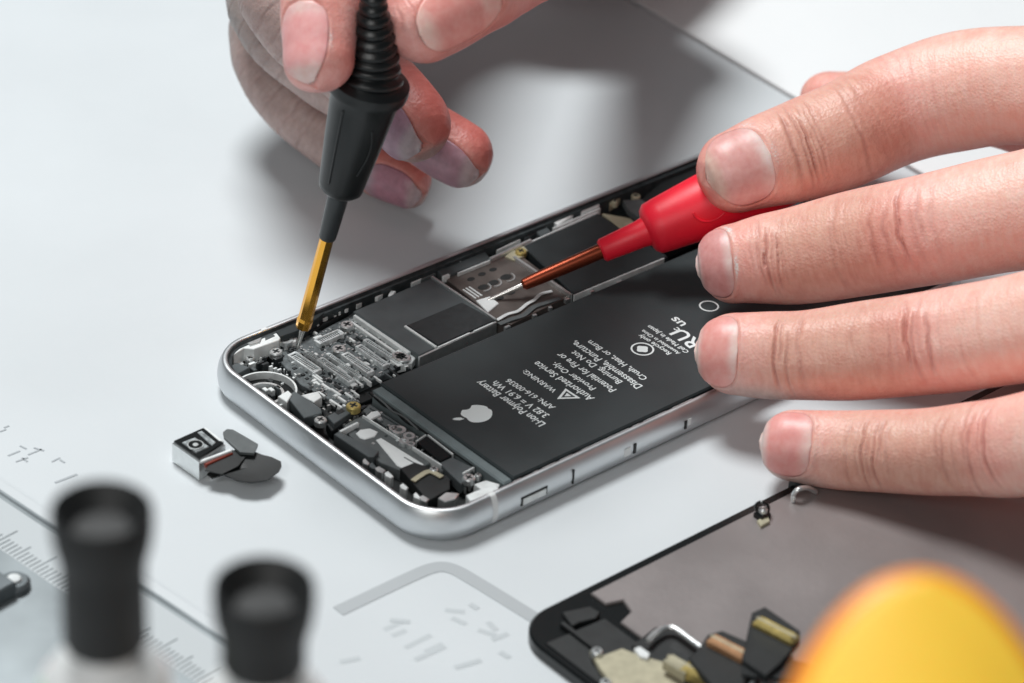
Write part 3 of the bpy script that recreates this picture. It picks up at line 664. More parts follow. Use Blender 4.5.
RU = thing('steel_ruler', 'grey steel ruler with fine engraved tick marks lying behind the black capped bottles', 'ruler', P(20, 540, 0))
ra, rb2 = P(-60, 439, .1), P(330, 697, .1); dr = (rb2-ra)/np.linalg.norm(rb2-ra); nr = np.array([dr[1], -dr[0], 0]); nr = nr if (nr@CR) < 0 or True else nr
if (nr@CU) > 0: nr = -nr
LRu = np.linalg.norm(rb2-ra)
def rpt(s_, t_): return ra+dr*s_+nr*t_
bodyR = G().prism([rpt(-6, 0), rpt(LRu+1, 0), rpt(LRu+1, 4.4), rpt(-6, 4.4)], .005, .10, .02).make('ruler_blade', 'steel', RU)
G().prism([rpt(-6, .24), rpt(LRu+.98, .24), rpt(LRu+.98, .29), rpt(-6, .29)], .09, .104, .002).make('groove', 'steel_dark', bodyR)
G().prism([rpt(-6, .02), rpt(LRu+.98, .02), rpt(LRu+.98, .2), rpt(-6, .2)], .09, .106, .002).make('bevel_edge', 'mat_rubber', bodyR)
G().prism([rpt(-6, .36), rpt(LRu+.98, .36), rpt(LRu+.98, 1.28), rpt(-6, 1.28)], .09, .103, .002).make('tick_band', 'print_faint', bodyR)
g = G()
for k in range(int((LRu+5)/.1)):
    s_ = -5+k*.1; L = .5 if k % 10 == 0 else .38 if k % 5 == 0 else .26
    g.prism([rpt(s_, .95-L+.3), rpt(s_+.03, .95-L+.3), rpt(s_+.03, 1.26), rpt(s_, 1.26)], .10, .105, .001)
g.make('tick_marks', 'steel_dark', bodyR)['kind'] = 'stuff'
sc_ = P(14, 580, .25); hd = G().disc(sc_, .27, .1, .26, 28, .05).make('lock_screw', 'steel_dark', RU, True, autosmooth=30); G().disc(sc_, .13, .26, .30, 20, .02).make('screw_centre', 'silver', hd)
G().prism([rpt(-6, 1.9), rpt(LRu*.45, 1.9), rpt(LRu*.45, 3.4), rpt(-6, 3.4)], .102, .4, .03).make('slider_block', 'steel_dark', RU)

MM('yellow_plastic', (255, 203, 66), .5, sss=.3, var=.03, vscale=40); MM('orange_plastic', (255, 150, 30), .38, sss=.3)
yc = P(926, 559, 14.0); ky = cmpx(yc)
yn = unit(-CF+np.array([0, 0, .9])); yx = unit(np.cross([0, 0, 1.], yn)); yx = yx if yx@CR > 0 else -yx; yd = np.cross(yx, yn); yd = yd if yd[2] < 0 else -yd
fsl = 1/abs(yd@CU)                              # the handle leans back, so its length reads shorter
LT = yc[2]/abs(yd[2])
def pick(scale, drop, lo):
    pr_ = [(0, 0), (1.5, 12), (5, 24), (12, 38), (22, 51), (38, 66), (60, 82), (90, 99), (125, 113), (170, 124), (240, 132)]
    half = [((t_*ky*fsl)+drop, max(0, w_*ky*1.2-scale)) for t_, w_ in pr_]+[(LT*.6, 132*ky-scale), (LT-lo, 90*ky-scale)]
    return [(a, b) for a, b in half]
def slabp(half, n0, n1, bev):
    L_ = [(t_, -w_) for t_, w_ in half[1:]]; R2 = [(t_, w_) for t_, w_ in half[1:]]; ol_ = [half[0]]+R2+L_[::-1]; g = G(); n_ = len(ol_); c_ = np.mean(np.array(ol_), 0); v = []
    for k_, (off, shr) in enumerate(((n0, bev), (n0+bev*.3, bev*.3), (n0+bev, 0), (n1-bev, 0), (n1-bev*.3, bev*.3), (n1, bev))):
        for t_, w_ in ol_:
            d_ = math.hypot(t_-LT*.3, w_); q_ = 1-shr/max(d_, .3); v.append(yc+yd*(LT*.3+(t_-LT*.3)*q_)+yx*w_*q_+yn*off)
    f = [tuple(range(n_-1, -1, -1))]+[(k_*n_+i, k_*n_+(i+1) % n_, (k_+1)*n_+(i+1) % n_, (k_+1)*n_+i) for k_ in range(5) for i in range(n_)]+[tuple(5*n_+i for i in range(n_))]
    return g.add(v, f)
YH = thing('tool_handle', 'broad flat yellow plastic tool handle with an orange rim, blurred in the near corner', 'tool handle', tuple((yc+yd*LT*.98)[:2])+(0,))
rim = slabp(pick(0, 0, .1), -.9, 0, .25).make('orange_rim', 'orange_plastic', YH, True, autosmooth=60)
slabp(pick(.10, .19, .5), -.2, .12, .10).make('yellow_face', 'yellow_plastic', YH, True, autosmooth=60)

# ------------------------------------------------------------------ HANDS
def skin_material():
    M = bpy.data.materials.new('skin'); M.use_nodes = True; nt = M.node_tree; b = nt.nodes['Principled BSDF']
    at = nt.nodes.new('ShaderNodeAttribute'); at.attribute_name = 'tone'
    tc = nt.nodes.new('ShaderNodeTexCoord')
    def noise(scale, det):
        n = nt.nodes.new('ShaderNodeTexNoise'); n.inputs['Scale'].default_value = scale; n.inputs['Detail'].default_value = det; nt.links.new(tc.outputs['Object'], n.inputs['Vector']); return n
    n1 = noise(350, 6)
    mx = nt.nodes.new('ShaderNodeMix'); mx.data_type = 'RGBA'; mx.blend_type = 'OVERLAY'; mx.inputs[0].default_value = .22
    nt.links.new(at.outputs['Color'], mx.inputs[6]); nt.links.new(n1.outputs['Fac'], mx.inputs[7]); nt.links.new(mx.outputs[2], b.inputs['Base Color'])
    v = nt.nodes.new('ShaderNodeTexVoronoi'); v.inputs['Scale'].default_value = 1900; nt.links.new(tc.outputs['Object'], v.inputs['Vector'])
    n2 = noise(900, 5); ad = nt.nodes.new('ShaderNodeMath'); ad.operation = 'ADD'; nt.links.new(v.outputs['Distance'], ad.inputs[0]); nt.links.new(n2.outputs['Fac'], ad.inputs[1])
    bp = nt.nodes.new('ShaderNodeBump'); bp.inputs['Strength'].default_value = .30; bp.inputs['Distance'].default_value = .0002
    nt.links.new(ad.outputs[0], bp.inputs['Height']); nt.links.new(bp.outputs['Normal'], b.inputs['Normal'])
    fl = nt.nodes.new('ShaderNodeAttribute'); fl.attribute_name = 'flow'
    n3 = nt.nodes.new('ShaderNodeTexNoise'); n3.inputs['Scale'].default_value = 11; n3.inputs['Detail'].default_value = 4; nt.links.new(fl.outputs['Vector'], n3.inputs['Vector'])
    b2 = nt.nodes.new('ShaderNodeBump'); b2.inputs['Strength'].default_value = .36; b2.inputs['Distance'].default_value = .0003
    nt.links.new(n3.outputs['Fac'], b2.inputs['Height']); nt.links.new(bp.outputs['Normal'], b2.inputs['Normal']); nt.links.new(b2.outputs['Normal'], b.inputs['Normal'])
    # pale dry dust lying round the nails
    da = nt.nodes.new('ShaderNodeAttribute'); da.attribute_name = 'dust'; n4 = noise(2600, 6)
    sb = nt.nodes.new('ShaderNodeMath'); sb.operation = 'ADD'; nt.links.new(da.outputs['Fac'], sb.inputs[0]); nt.links.new(n4.outputs['Fac'], sb.inputs[1])
    mr = nt.nodes.new('ShaderNodeMapRange'); mr.inputs['From Min'].default_value = .86; mr.inputs['From Max'].default_value = 1.12; nt.links.new(sb.outputs[0], mr.inputs['Value'])
    m4 = nt.nodes.new('ShaderNodeMix'); m4.data_type = 'RGBA'; m4.inputs[7].default_value = (*lin((226, 220, 216)), 1)
    nt.links.new(mr.outputs['Result'], m4.inputs[0]); nt.links.new(mx.outputs[2], m4.inputs[6])
    # faint blotches and darker fine lines across the finger
    mm = nt.nodes.new('ShaderNodeMix'); mm.data_type = 'RGBA'; mm.blend_type = 'SOFT_LIGHT'; mm.inputs[0].default_value = .42
    nt.links.new(m4.outputs[2], mm.inputs[6]); nt.links.new(n3.outputs['Fac'], mm.inputs[7]); nt.links.new(mm.outputs[2], b.inputs['Base Color'])
    b.inputs['Roughness'].default_value = .44; b.inputs['Specular IOR Level'].default_value = .45
    b.inputs['Subsurface Weight'].default_value = .22; b.inputs['Subsurface Radius'].default_value = (1, .32, .18); b.inputs['Subsurface Scale'].default_value = .0025
    return M
SKIN = skin_material()
def nail_material():
    M = bpy.data.materials.new('nail'); M.use_nodes = True; nt = M.node_tree; b = nt.nodes['Principled BSDF']
    at = nt.nodes.new('ShaderNodeAttribute'); at.attribute_name = 'tone'; nt.links.new(at.outputs['Color'], b.inputs['Base Color'])
    
    tc = nt.nodes.new('ShaderNodeTexCoord'); n_ = nt.nodes.new('ShaderNodeTexNoise'); n_.inputs['Scale'].default_value = 700; n_.inputs['Detail'].default_value = 4; nt.links.new(tc.outputs['Object'], n_.inputs['Vector'])
    bp = nt.nodes.new('ShaderNodeBump'); bp.inputs['Strength'].default_value = .2; bp.inputs['Distance'].default_value = .0002; nt.links.new(n_.outputs['Fac'], bp.inputs['Height']); nt.links.new(bp.outputs['Normal'], b.inputs['Normal'])
    mx = nt.nodes.new('ShaderNodeMix'); mx.data_type = 'RGBA'; mx.blend_type = 'OVERLAY'; mx.inputs[0].default_value = .3; nt.links.new(at.outputs['Color'], mx.inputs[6]); nt.links.new(n_.outputs['Fac'], mx.inputs[7]); nt.links.new(mx.outputs[2], b.inputs['Base Color'])
    b.inputs['Roughness'].default_value = .40; b.inputs['Subsurface Weight'].default_value = .15; b.inputs['Subsurface Scale'].default_value = .0015
    return M
NAIL = nail_material()
def roll_of(f_, sp):
    return sp.get('nroll', 0)-sp.get('down', 0)*(1 if f_.B[8]@CU > 0 else -1)
class Finger:
    def __init__(s, st, N, flat=.92, cap=1.0):
        c_ = np.array([P(*q[:3]) for q in st]); r = np.array([q[3]*cmpx(p) for q, p in zip(st, c_)])
        k = 14; path = smooth_path(c_, k); rad = smooth_path(np.stack([r, r, r], 1), k)[:, 0]
        # extend with the fingertip cap
        t0 = unit(path[0]-path[1]); L = rad[0]*cap; m_ = 14
        ext = np.array([path[0]+t0*L*(1-i/m_) for i in range(m_)]); er = np.array([rad[0]]*m_)
        path = np.vstack([ext, path]); rad = np.concatenate([er, rad])
        s_ = np.concatenate([[0], np.cumsum(np.linalg.norm(np.diff(path, axis=0), axis=1))])
        n = max(50, int(s_[-1]/.11)); ss = np.linspace(0, s_[-1], n)
        s.c = np.stack([np.interp(ss, s_, path[:, i]) for i in range(3)], 1); s.r = np.interp(ss, s_, rad); s.s = ss; s.L = L
        T = unit_rows(np.gradient(s.c, axis=0)); N = np.array(N, float)
        s.N = unit_rows(N-T*(T@N)[:, None]); s.B = np.cross(T, s.N); s.T = T; s.flat = flat
        u = np.clip(ss/L, 0, 1); s.prof = (1-(1-u)**2.2)**(1/2.1); s.prof[0] = 0.02
    def mesh(s, g, M=40):
        n = len(s.s); v = []
        for i in range(n):
            e = s.prof[i]
            if i > n-6: e = math.sqrt(max(.02, 1-((i-(n-6))/5.2)**2))
            for j in range(M):
                th = 2*math.pi*j/M; v.append(s.c[i]+s.N[i]*math.cos(th)*s.r[i]*s.flat*e+s.B[i]*math.sin(th)*s.r[i]*e)
        f = [(k*M+i, k*M+(i+1) % M, (k+1)*M+(i+1) % M, (k+1)*M+i) for k in range(n-1) for i in range(M)]
        f.append(tuple(range(M-1, -1, -1))); f.append(tuple((n-1)*M+i for i in range(M))); g.add(v, f)
    def s_at(s, px, py):
        d = s.c-CC; z = d@CF; X = 512+FPX*(d@CR)/z; Y = 341.5-FPX*(d@CU)/z
        return s.s[np.argmin((X-px)**2+(Y-py)**2)]
    def at(s, q, arr): return np.stack([np.interp(q, s.s, arr[:, i]) for i in range(3)], -1)
def unit_rows(a): return a/np.linalg.norm(a, axis=1)[:, None]
def smst(x, a, b): t = np.clip((x-a)/(b-a), 0, 1); return t*t*(3-2*t)

def build_hand(thing_label, fingers, extra, specs, tone_fn, voxel=.034):
    """fingers: list of Finger; specs: dict per finger with creases and nail"""
    g = G()
    for f_ in fingers: f_.mesh(g)
    for e in extra: e.mesh(g)
    me = bpy.data.meshes.new('t'); me.from_pydata([tuple(np.array(p)*S) for p in g.v], [], g.f); me.update()
    o = bpy.data.objects.new('t', me); sc.collection.objects.link(o)
    md = o.modifiers.new('r', 'REMESH'); md.mode = 'VOXEL'; md.voxel_size = voxel*S; md.use_smooth_shade = True
    md2 = o.modifiers.new('s', 'SMOOTH'); md2.factor = .5; md2.iterations = 5
    bpy.context.view_layer.update()
    m2 = bpy.data.meshes.new_from_object(o.evaluated_get(bpy.context.evaluated_depsgraph_get())); bpy.data.objects.remove(o)
    n = len(m2.vertices); V = np.empty(n*3); m2.vertices.foreach_get('co', V); V = V.reshape(-1, 3)/S
    NR = np.empty(n*3); m2.vertices.foreach_get('normal', NR); NR = NR.reshape(-1, 3)
    C_ = np.vstack([f_.c for f_ in fingers]).astype(np.float32); R_ = np.concatenate([f_.r for f_ in fingers]).astype(np.float32)
    fid = np.concatenate([[i]*len(f_.s) for i, f_ in enumerate(fingers)]); lid = np.concatenate([np.arange(len(f_.s)) for f_ in fingers])
    best = np.empty(n, int)
    for a in range(0, n, 8000):
        d = np.linalg.norm(V[a:a+8000, None].astype(np.float32)-C_[None], axis=2)/R_[None]; best[a:a+8000] = d.argmin(1)
    F = fid[best]; I = lid[best]; disp = np.zeros(n); col = np.zeros((n, 3)); dark = np.zeros(n); dust = np.zeros(n); sv = np.zeros(n); th = np.zeros(n)
    for i, f_ in enumerate(fingers):
        k = F == i; ii = I[k]; d = V[k]-f_.c[ii]; sv[k] = f_.s[ii]+np.einsum('ij,ij->i', d, f_.T[ii]); th[k] = np.arctan2(np.einsum('ij,ij->i', d, f_.B[ii]), np.einsum('ij,ij->i', d, f_.N[ii])*1.05)
    wob = .012*np.sin(V[:, 0]*9+V[:, 2]*7)+.008*np.sin(V[:, 1]*23+V[:, 0]*11)
    for i, (f_, sp) in enumerate(zip(fingers, specs)):
        k = F == i; s_ = sv[k]; t_ = th[k]; wb = wob[k]; D = np.zeros(k.sum()); K_ = np.zeros(k.sum()); U_ = np.zeros(k.sum())
        for cr in sp.get('creases', []):
            px, py, dep, wd = cr[:4]; bend = cr[4] if len(cr) > 4 else 0; t0 = cr[5] if len(cr) > 5 else .8; tc_ = cr[6] if len(cr) > 6 else 0
            s0 = f_.s_at(px, py); x = (s_-s0-bend*(t_-tc_)**2-wb)/wd; gwin = 1-smst(np.abs(t_-tc_), t0*.55, t0+.25)
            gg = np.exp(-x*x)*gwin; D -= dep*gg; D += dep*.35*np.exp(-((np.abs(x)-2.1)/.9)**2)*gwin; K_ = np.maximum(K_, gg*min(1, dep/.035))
        if 'nail' in sp:
            nx, ny, hw = sp['nail'][:3]; s1 = f_.s_at(nx, ny); r_ = f_.r[10]
            s0n = sp.get('ns0', -.05); tn = (t_-roll_of(f_, sp)); xx = (s_-(s0n+s1)/2)/((s1-s0n)/2); yy = tn/hw
            e = (np.abs(xx)**2.6+np.abs(yy)**2.6)**(1/2.6)
            near = np.abs(tn) < 2
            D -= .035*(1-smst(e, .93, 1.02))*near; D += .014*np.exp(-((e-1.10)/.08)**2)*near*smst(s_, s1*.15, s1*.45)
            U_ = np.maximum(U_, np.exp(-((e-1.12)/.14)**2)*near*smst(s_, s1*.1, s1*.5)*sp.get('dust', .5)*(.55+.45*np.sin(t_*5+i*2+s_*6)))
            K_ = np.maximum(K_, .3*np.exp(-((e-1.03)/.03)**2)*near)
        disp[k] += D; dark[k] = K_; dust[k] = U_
    # knuckle / flesh unevenness
    disp += .012*np.sin(V[:, 0]*4.1+1.3*V[:, 1])*np.sin(V[:, 1]*3.7+V[:, 2]*4.4)
    V2 = V+NR*disp[:, None]
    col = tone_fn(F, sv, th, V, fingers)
    ne = len(m2.edges); E_ = np.empty(ne*2, int); m2.edges.foreach_get('vertices', E_); E_ = E_.reshape(-1, 2); dg = np.bincount(E_.ravel(), minlength=n)[:, None]
    for _ in range(14):
        ac = np.stack([np.bincount(E_[:, 0], col[E_[:, 1], q], n)+np.bincount(E_[:, 1], col[E_[:, 0], q], n) for q in range(3)], 1); col = ac/np.maximum(dg, 1)
    nz = .5+.5*np.sin(V[:, 0]*61+3*np.sin(V[:, 1]*37))*np.sin(V[:, 1]*53+2*np.sin(V[:, 2]*41))
    du = np.clip(dust*.25, 0, .5)[:, None]
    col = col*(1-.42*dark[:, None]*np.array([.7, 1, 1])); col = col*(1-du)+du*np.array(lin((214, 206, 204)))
    m2.vertices.foreach_set('co', V2.ravel()*S)
    fa = m2.attributes.new('flow', 'FLOAT_VECTOR', 'POINT'); fa.data.foreach_set('vector', np.stack([sv*1.0, np.sin(th)*.28, F*7.+np.cos(th)*.28], 1).ravel())
    fd = m2.attributes.new('dust', 'FLOAT', 'POINT'); fd.data.foreach_set('value', dust*.62)
    ca = m2.color_attributes.new('tone', 'FLOAT_COLOR', 'POINT'); ca.data.foreach_set('color', np.hstack([col, np.ones((n, 1))]).ravel())
    m2.materials.clear(); m2.materials.append(SKIN); m2.update()
    h = bpy.data.objects.new('hand', m2); sc.collection.objects.link(h); h['_o'] = [0., 0., 0.]
    # put the origin at the lowest point of the hand
    lo = V2[V2[:, 2].argmin()]; org = np.array([lo[0], lo[1], lo[2]]); m2.vertices.foreach_set('co', ((V2-org)*S).ravel()); m2.update(); h.location = Vector(org)*S; h['_o'] = [float(x) for x in org]
    tag(h, thing_label, 'hand')
    for f_, sp in zip(fingers, specs):
        if 'nail' not in sp: continue
        nx, ny, hw = sp['nail'][:3]; s1 = f_.s_at(nx, ny); nA, nB = 36, 28; v = []; cols = []
        tip, mid, root = [np.array(lin(c_)) for c_ in sp.get('ncol', ((222, 176, 172), (224, 142, 142), (226, 178, 174)))]
        for layer in (0, 1):
            for a in range(nA+1):
                xa = -1+2*a/nA; xa = math.copysign(abs(xa)**.8, xa); s0n = sp.get('ns0', -.0); s_ = (s0n+s1)/2+xa*(s1-s0n)/2*.97
                wmax = hw*.99*(max(0, 1-abs(xa)**2.6))**(1/2.6)
                cc_ = f_.at(max(s_, 0), f_.c)+f_.T[0]*min(s_, 0); N_ = f_.at(s_, f_.N); B_ = f_.at(s_, f_.B); r_ = np.interp(s_, f_.s, f_.r); pf = max(sp.get('pfm', .45), float(np.interp(s_, f_.s, f_.prof))**.7)
                for b_ in range(nB+1):
                    tt = (-1+2*b_/nB)*wmax+roll_of(f_, sp); q = abs(-1+2*b_/nB)
                    lift = .012+.012*(1-q*q)-.02*max(0, xa)**3-layer*.045
                    d = N_*math.cos(tt)*r_*f_.flat*pf+B_*math.sin(tt)*r_*pf; v.append(cc_+d+unit(d)*lift)
                    u_ = (xa+1)/2; c2 = tip*(1-smst(u_, .08, .24))+mid*smst(u_, .08, .24); k_ = smst(u_, .70, .95)*(1-.5*q); c2 = c2*(1-k_)+root*k_; cols.append(c2)
        n1 = (nA+1)*(nB+1); W_ = nB+1; f = []
        for a in range(nA):
            for b_ in range(nB):
                i = a*W_+b_; f.append((i, i+1, i+W_+1, i+W_)); f.append((n1+i+W_, n1+i+W_+1, n1+i+1, n1+i))
        for b_ in range(nB): f.append((b_+1, b_, n1+b_, n1+b_+1)); i = nA*W_+b_; f.append((i, i+1, n1+i+1, n1+i))
        for a in range(nA): i = a*W_; f.append((i, i+W_, n1+i+W_, n1+i)); i = a*W_+nB; f.append((i+W_, i, n1+i, n1+i+W_))
        no = G().add(v, f).make('fingernail', NAIL, h, True)
        ca = no.data.color_attributes.new('tone', 'FLOAT_COLOR', 'POINT'); ca.data.foreach_set('color', np.hstack([np.array(cols), np.ones((len(cols), 1))]).ravel())
    return h

CAMN = -CF
# --- hand at the right, fingers pointing left
Nr = unit(CAMN+.10*CU)
idx = Finger([(738, 171, 2.9, 42), (766, 161, 3.0, 47), (800, 151, 3.1, 51), (850, 132, 3.35, 54.5), (900, 108, 3.65, 56), (955, 92, 4.05, 60), (1024, 85, 4.5, 60), (1150, 92, 4.9, 66), (1320, 170, 4.9, 80), (1450, 240, 4.6, 80)], Nr)
mid = Finger([(737, 263, 1.75, 40), (766, 259, 1.9, 45.5), (800, 255, 2.05, 49), (860, 243, 2.5, 53.5), (920, 231, 3.0, 55.5), (1024, 210, 3.7, 60), (1150, 190, 4.5, 68), (1320, 235, 4.9, 80), (1450, 270, 4.7, 80)], Nr)
rng = Finger([(737, 354, 1.45, 41), (770, 355, 1.55, 44), (810, 355, 1.7, 45.5), (870, 350, 2.0, 50), (950, 340, 2.5, 53), (1024, 328, 3.1, 55.5), (1150, 305, 4.0, 66), (1320, 310, 4.6, 80), (1450, 310, 4.5, 80)], Nr)
pky = Finger([(796, 446, .85, 36), (825, 449, .9, 39), (860, 451, 1.0, 41), (920, 452, 1.3, 43), (970, 449, 1.6, 47), (1024, 445, 2.0, 52.5), (1150, 420, 3.2, 62), (1320, 380, 4.1, 76), (1450, 350, 4.2, 76)], Nr, .95)
thb = Finger([(831, 100, 1.7, 31), (870, 103, 1.9, 34), (930, 104, 2.2, 36), (1040, 120, 2.9, 44), (1180, 190, 3.6, 62), (1350, 270, 4.0, 80)], unit(CU+.3*CAMN))
wr = Finger([(1300, 250, 4.4, 110), (1420, 290, 4.5, 110), (1600, 330, 4.8, 105), (1800, 350, 5.5, 110)], Nr, .62)
def cset(x0, x1, ys, n, dep, wd, seed, t0=.8, bend=.12):
    random.seed(seed); return [(x0+(x1-x0)*(k+.5)/n+random.uniform(-2, 2), ys, dep*random.uniform(.3, 1.0), wd*random.uniform(.8, 1.5), bend*random.uniform(.4, 1.3), t0*random.uniform(.5, 1.15), random.uniform(-.35, .35)) for k in range(n)]
def tone_right(F, s_, th, V, fs):
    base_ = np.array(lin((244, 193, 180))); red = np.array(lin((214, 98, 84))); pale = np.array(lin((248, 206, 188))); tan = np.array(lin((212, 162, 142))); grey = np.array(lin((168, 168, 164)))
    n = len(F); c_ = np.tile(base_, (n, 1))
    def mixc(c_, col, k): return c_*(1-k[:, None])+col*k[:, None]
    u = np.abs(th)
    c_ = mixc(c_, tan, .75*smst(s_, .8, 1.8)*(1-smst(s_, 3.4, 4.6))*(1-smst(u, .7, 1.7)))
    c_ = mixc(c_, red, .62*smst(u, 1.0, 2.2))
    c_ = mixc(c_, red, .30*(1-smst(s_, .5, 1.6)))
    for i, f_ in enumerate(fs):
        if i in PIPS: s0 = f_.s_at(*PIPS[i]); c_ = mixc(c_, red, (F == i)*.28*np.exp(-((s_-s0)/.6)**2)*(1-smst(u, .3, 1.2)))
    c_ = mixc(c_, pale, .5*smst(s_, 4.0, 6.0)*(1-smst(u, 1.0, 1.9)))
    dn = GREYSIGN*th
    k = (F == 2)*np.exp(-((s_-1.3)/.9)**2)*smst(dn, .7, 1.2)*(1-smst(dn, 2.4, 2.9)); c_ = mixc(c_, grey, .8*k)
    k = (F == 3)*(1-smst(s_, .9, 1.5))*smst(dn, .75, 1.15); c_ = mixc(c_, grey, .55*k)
    m_ = .5+.25*np.sin(V[:, 0]*7+V[:, 1]*5)+.25*np.sin(V[:, 0]*3-V[:, 1]*8+V[:, 2]*6); c_ = mixc(c_, red, .12*m_)
    return np.clip(c_, 0, 1)
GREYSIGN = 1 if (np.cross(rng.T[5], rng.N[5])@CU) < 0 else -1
PIPS = {0: (875, 118), 1: (905, 234), 2: (915, 345), 3: (1003, 447)}
specR = [
    dict(nail=(757, 164, 1.14), ns0=.02, pfm=.36, dust=.7, ncol=((224, 186, 172), (222, 164, 158), (236, 212, 206)), creases=cset(778, 816, 150, 6, .034, .032, 1, 1.0)+[(797, 151, .050, .035, .1, .6, .1)]+cset(840, 862, 133, 4, .018, .04, 2, 1.0)+cset(900, 945, 98, 4, .008, .05, 3)),
    dict(nail=(738, 263, 1.12), dust=1.0, creases=cset(752, 792, 257, 6, .022, .028, 4, 1.0)+[(768, 259, .036, .03, .1, .7, .15), (777, 257, .030, .03, .1, .6, .2)]+cset(842, 862, 243, 3, .014, .035, 5)+cset(884, 945, 232, 6, .024, .032, 6, .9)+[(912, 232, .032, .03, .12, .7, -.1)],
         ncol=((214, 186, 182), (214, 150, 146), (226, 196, 190))),
    dict(nail=(743, 354, 1.1), dust=.45, creases=cset(780, 808, 355, 4, .024, .028, 7, 1.0)+[(785, 355, .034, .026, .06, .9, 0)]+cset(860, 885, 350, 2, .010, .03, 8)+cset(892, 955, 342, 7, .024, .032, 9, .9)+[(915, 345, .050, .04, .1, .5, -.05), (944, 341, .030, .04, -.1, .6, .1)]+cset(970, 1000, 335, 3, .010, .03, 19),
         ncol=((236, 204, 196), (232, 160, 152), (238, 208, 200))),
    dict(nail=(819, 448, 1.1), dust=.35, creases=cset(852, 900, 451, 6, .024, .028, 10, .9)+[(874, 451, .036, .025, .05, .9, .2), (883, 451, .032, .025, .05, .9, .2)]+cset(940, 1015, 448, 7, .022, .034, 12, .9)+[(1006, 446, .045, .04, .12, .8, 0)],
         ncol=((228, 200, 194), (232, 158, 152), (238, 196, 188))),
    dict(creases=[])]
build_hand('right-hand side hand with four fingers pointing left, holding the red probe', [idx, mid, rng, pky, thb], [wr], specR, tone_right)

# --- hand at the top, holding the black probe
di = unit(CAMN*.88-CR*.42)
pi_ = Finger([(319, 57, 6.9, 37), (320, 30, 7.2, 40), (322, -10, 7.6, 43), (330, -80, 7.9, 46), (370, -170, 6.6, 50), (450, -190, 4.8, 58), (540, -150, 3.4, 64)], di)
pt = Finger([(423, 21, 7.2, 43), (448, 5, 7.3, 46), (480, -14, 7.3, 47), (535, -48, 6.6, 49), (590, -75, 5.0, 54), (630, -85, 3.6, 62)], unit(CAMN+.05*CR+.1*CU), .9)
pm = Finger([(411, 121, 3.3, 41), (385, 94, 3.5, 43), (345, 60, 3.8, 42), (300, 32, 4.3, 38), (270, -14, 4.9, 36), (300, -70, 5.2, 42), (400, -120, 4.4, 52), (520, -130, 3.4, 62)], unit(CAMN*.75-CU*.6-CR*.25))
pr_ = Finger([(460, 154, 2.2, 34), (430, 136, 2.35, 35), (375, 104, 2.6, 35), (315, 68, 3.0, 34), (268, 26, 3.6, 33), (262, -26, 4.0, 35), (340, -80, 4.0, 44), (500, -100, 3.0, 56)], unit(CAMN*.75-CU*.6-CR*.25))
pp = Finger([(410, 184, .85, 25), (375, 167, .95, 28), (330, 138, 1.2, 30), (285, 98, 1.7, 31), (262, 55, 2.2, 31), (270, 5, 2.8, 32), (350, -40, 2.9, 40), (490, -70, 2.3, 52)], unit(CAMN*.8-CU*.6), .95, .85)
wl = Finger([(500, -100, 3.2, 60), (570, -66, 2.3, 78), (650, -130, 2.3, 80), (760, -270, 2.8, 88), (880, -450, 3.4, 92), (1000, -650, 4, 92)], unit(np.array([0, 0, 1.])), .68)
web = Finger([(640, -85, 3.4, 66), (560, -130, 3.6, 72), (470, -140, 4.2, 64)], unit(CAMN), .8)
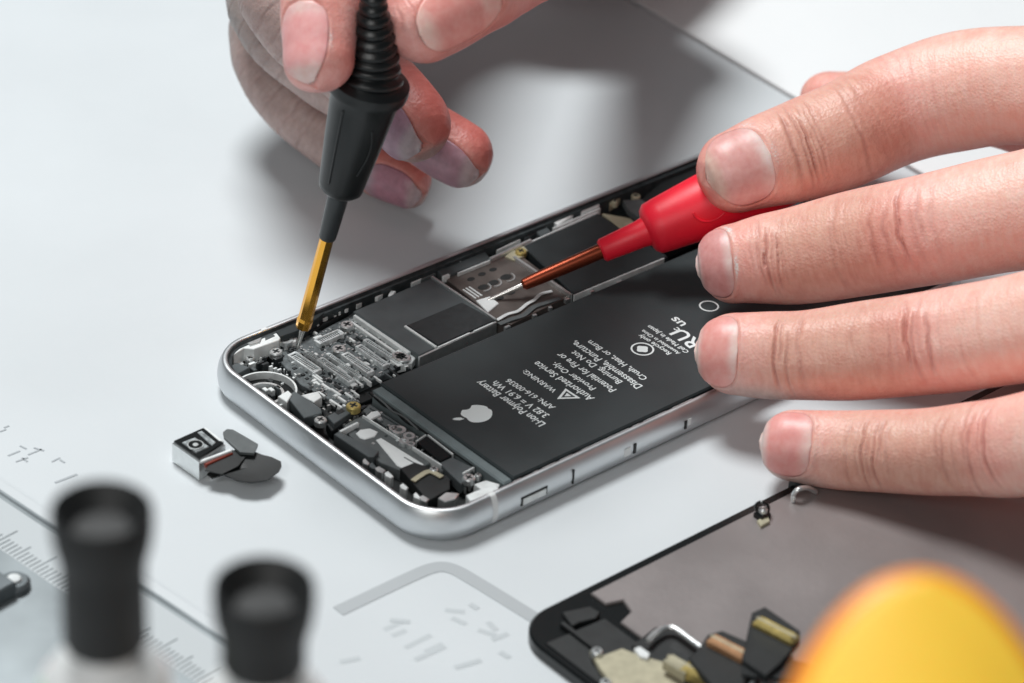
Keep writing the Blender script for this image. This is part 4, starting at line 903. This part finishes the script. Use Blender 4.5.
def tone_left(F, s_, th, V, fs):
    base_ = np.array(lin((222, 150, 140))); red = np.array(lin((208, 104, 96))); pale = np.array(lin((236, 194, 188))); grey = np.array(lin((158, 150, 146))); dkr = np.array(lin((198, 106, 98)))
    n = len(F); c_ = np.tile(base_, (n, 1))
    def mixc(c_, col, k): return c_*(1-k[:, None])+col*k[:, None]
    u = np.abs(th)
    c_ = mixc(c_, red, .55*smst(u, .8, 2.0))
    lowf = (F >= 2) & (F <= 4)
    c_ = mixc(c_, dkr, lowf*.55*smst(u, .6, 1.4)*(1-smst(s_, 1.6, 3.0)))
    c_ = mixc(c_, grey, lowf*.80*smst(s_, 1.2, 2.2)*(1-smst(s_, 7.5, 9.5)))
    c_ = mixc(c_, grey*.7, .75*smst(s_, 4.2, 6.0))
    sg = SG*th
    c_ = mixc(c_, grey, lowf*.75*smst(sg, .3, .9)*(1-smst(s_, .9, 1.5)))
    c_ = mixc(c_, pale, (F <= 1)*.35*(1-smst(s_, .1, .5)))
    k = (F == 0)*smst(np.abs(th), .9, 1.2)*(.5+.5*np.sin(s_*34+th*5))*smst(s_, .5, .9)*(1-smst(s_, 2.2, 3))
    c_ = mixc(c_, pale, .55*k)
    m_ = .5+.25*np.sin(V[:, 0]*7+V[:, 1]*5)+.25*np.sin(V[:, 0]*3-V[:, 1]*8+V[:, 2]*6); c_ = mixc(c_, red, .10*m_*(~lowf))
    return np.clip(c_, 0, 1)
SG = 1 if (pm.B[5]@CU) < 0 else -1
def lines(pts, dep, wd, t0=1.3): return [(x, y, dep, wd, .02, t0, 0) for x, y in pts]
specL = [
    dict(nail=(320, 16, .80), nroll=-.05, dust=.8, creases=[], ncol=((230, 196, 190), (230, 164, 162), (234, 196, 190))),
    dict(nail=(468, -4, .80), ns0=.16, down=.48, dust=.45, creases=[(403, 30, .012, .02, .2, .9, 0), (398, 34, .012, .02, .2, .9, 0)], ncol=((236, 190, 180), (232, 156, 148), (238, 190, 180))),
    dict(nail=(385, 100, .85), nroll=.0, dust=.7, creases=lines([(300, 32), (292, 22), (283, 10), (276, -5)], .014, .028), ncol=((188, 174, 178), (160, 126, 142), (176, 158, 164))),
    dict(nail=(424, 132, .85), dust=.4, creases=lines([(300, 56), (288, 44), (277, 34), (268, 22), (262, 8)], .014, .028), ncol=((190, 172, 174), (172, 130, 142), (172, 154, 160))),
    dict(nail=(378, 169, .95), dust=.3, creases=lines([(318, 128), (300, 112), (287, 99), (276, 84), (268, 72)], .014, .028), ncol=((190, 168, 170), (172, 122, 136), (160, 148, 154)))]
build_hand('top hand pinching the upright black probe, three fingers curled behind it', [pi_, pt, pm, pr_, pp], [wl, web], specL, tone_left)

for o in bpy.data.objects:
    if '_o' in o.keys(): del o['_o']
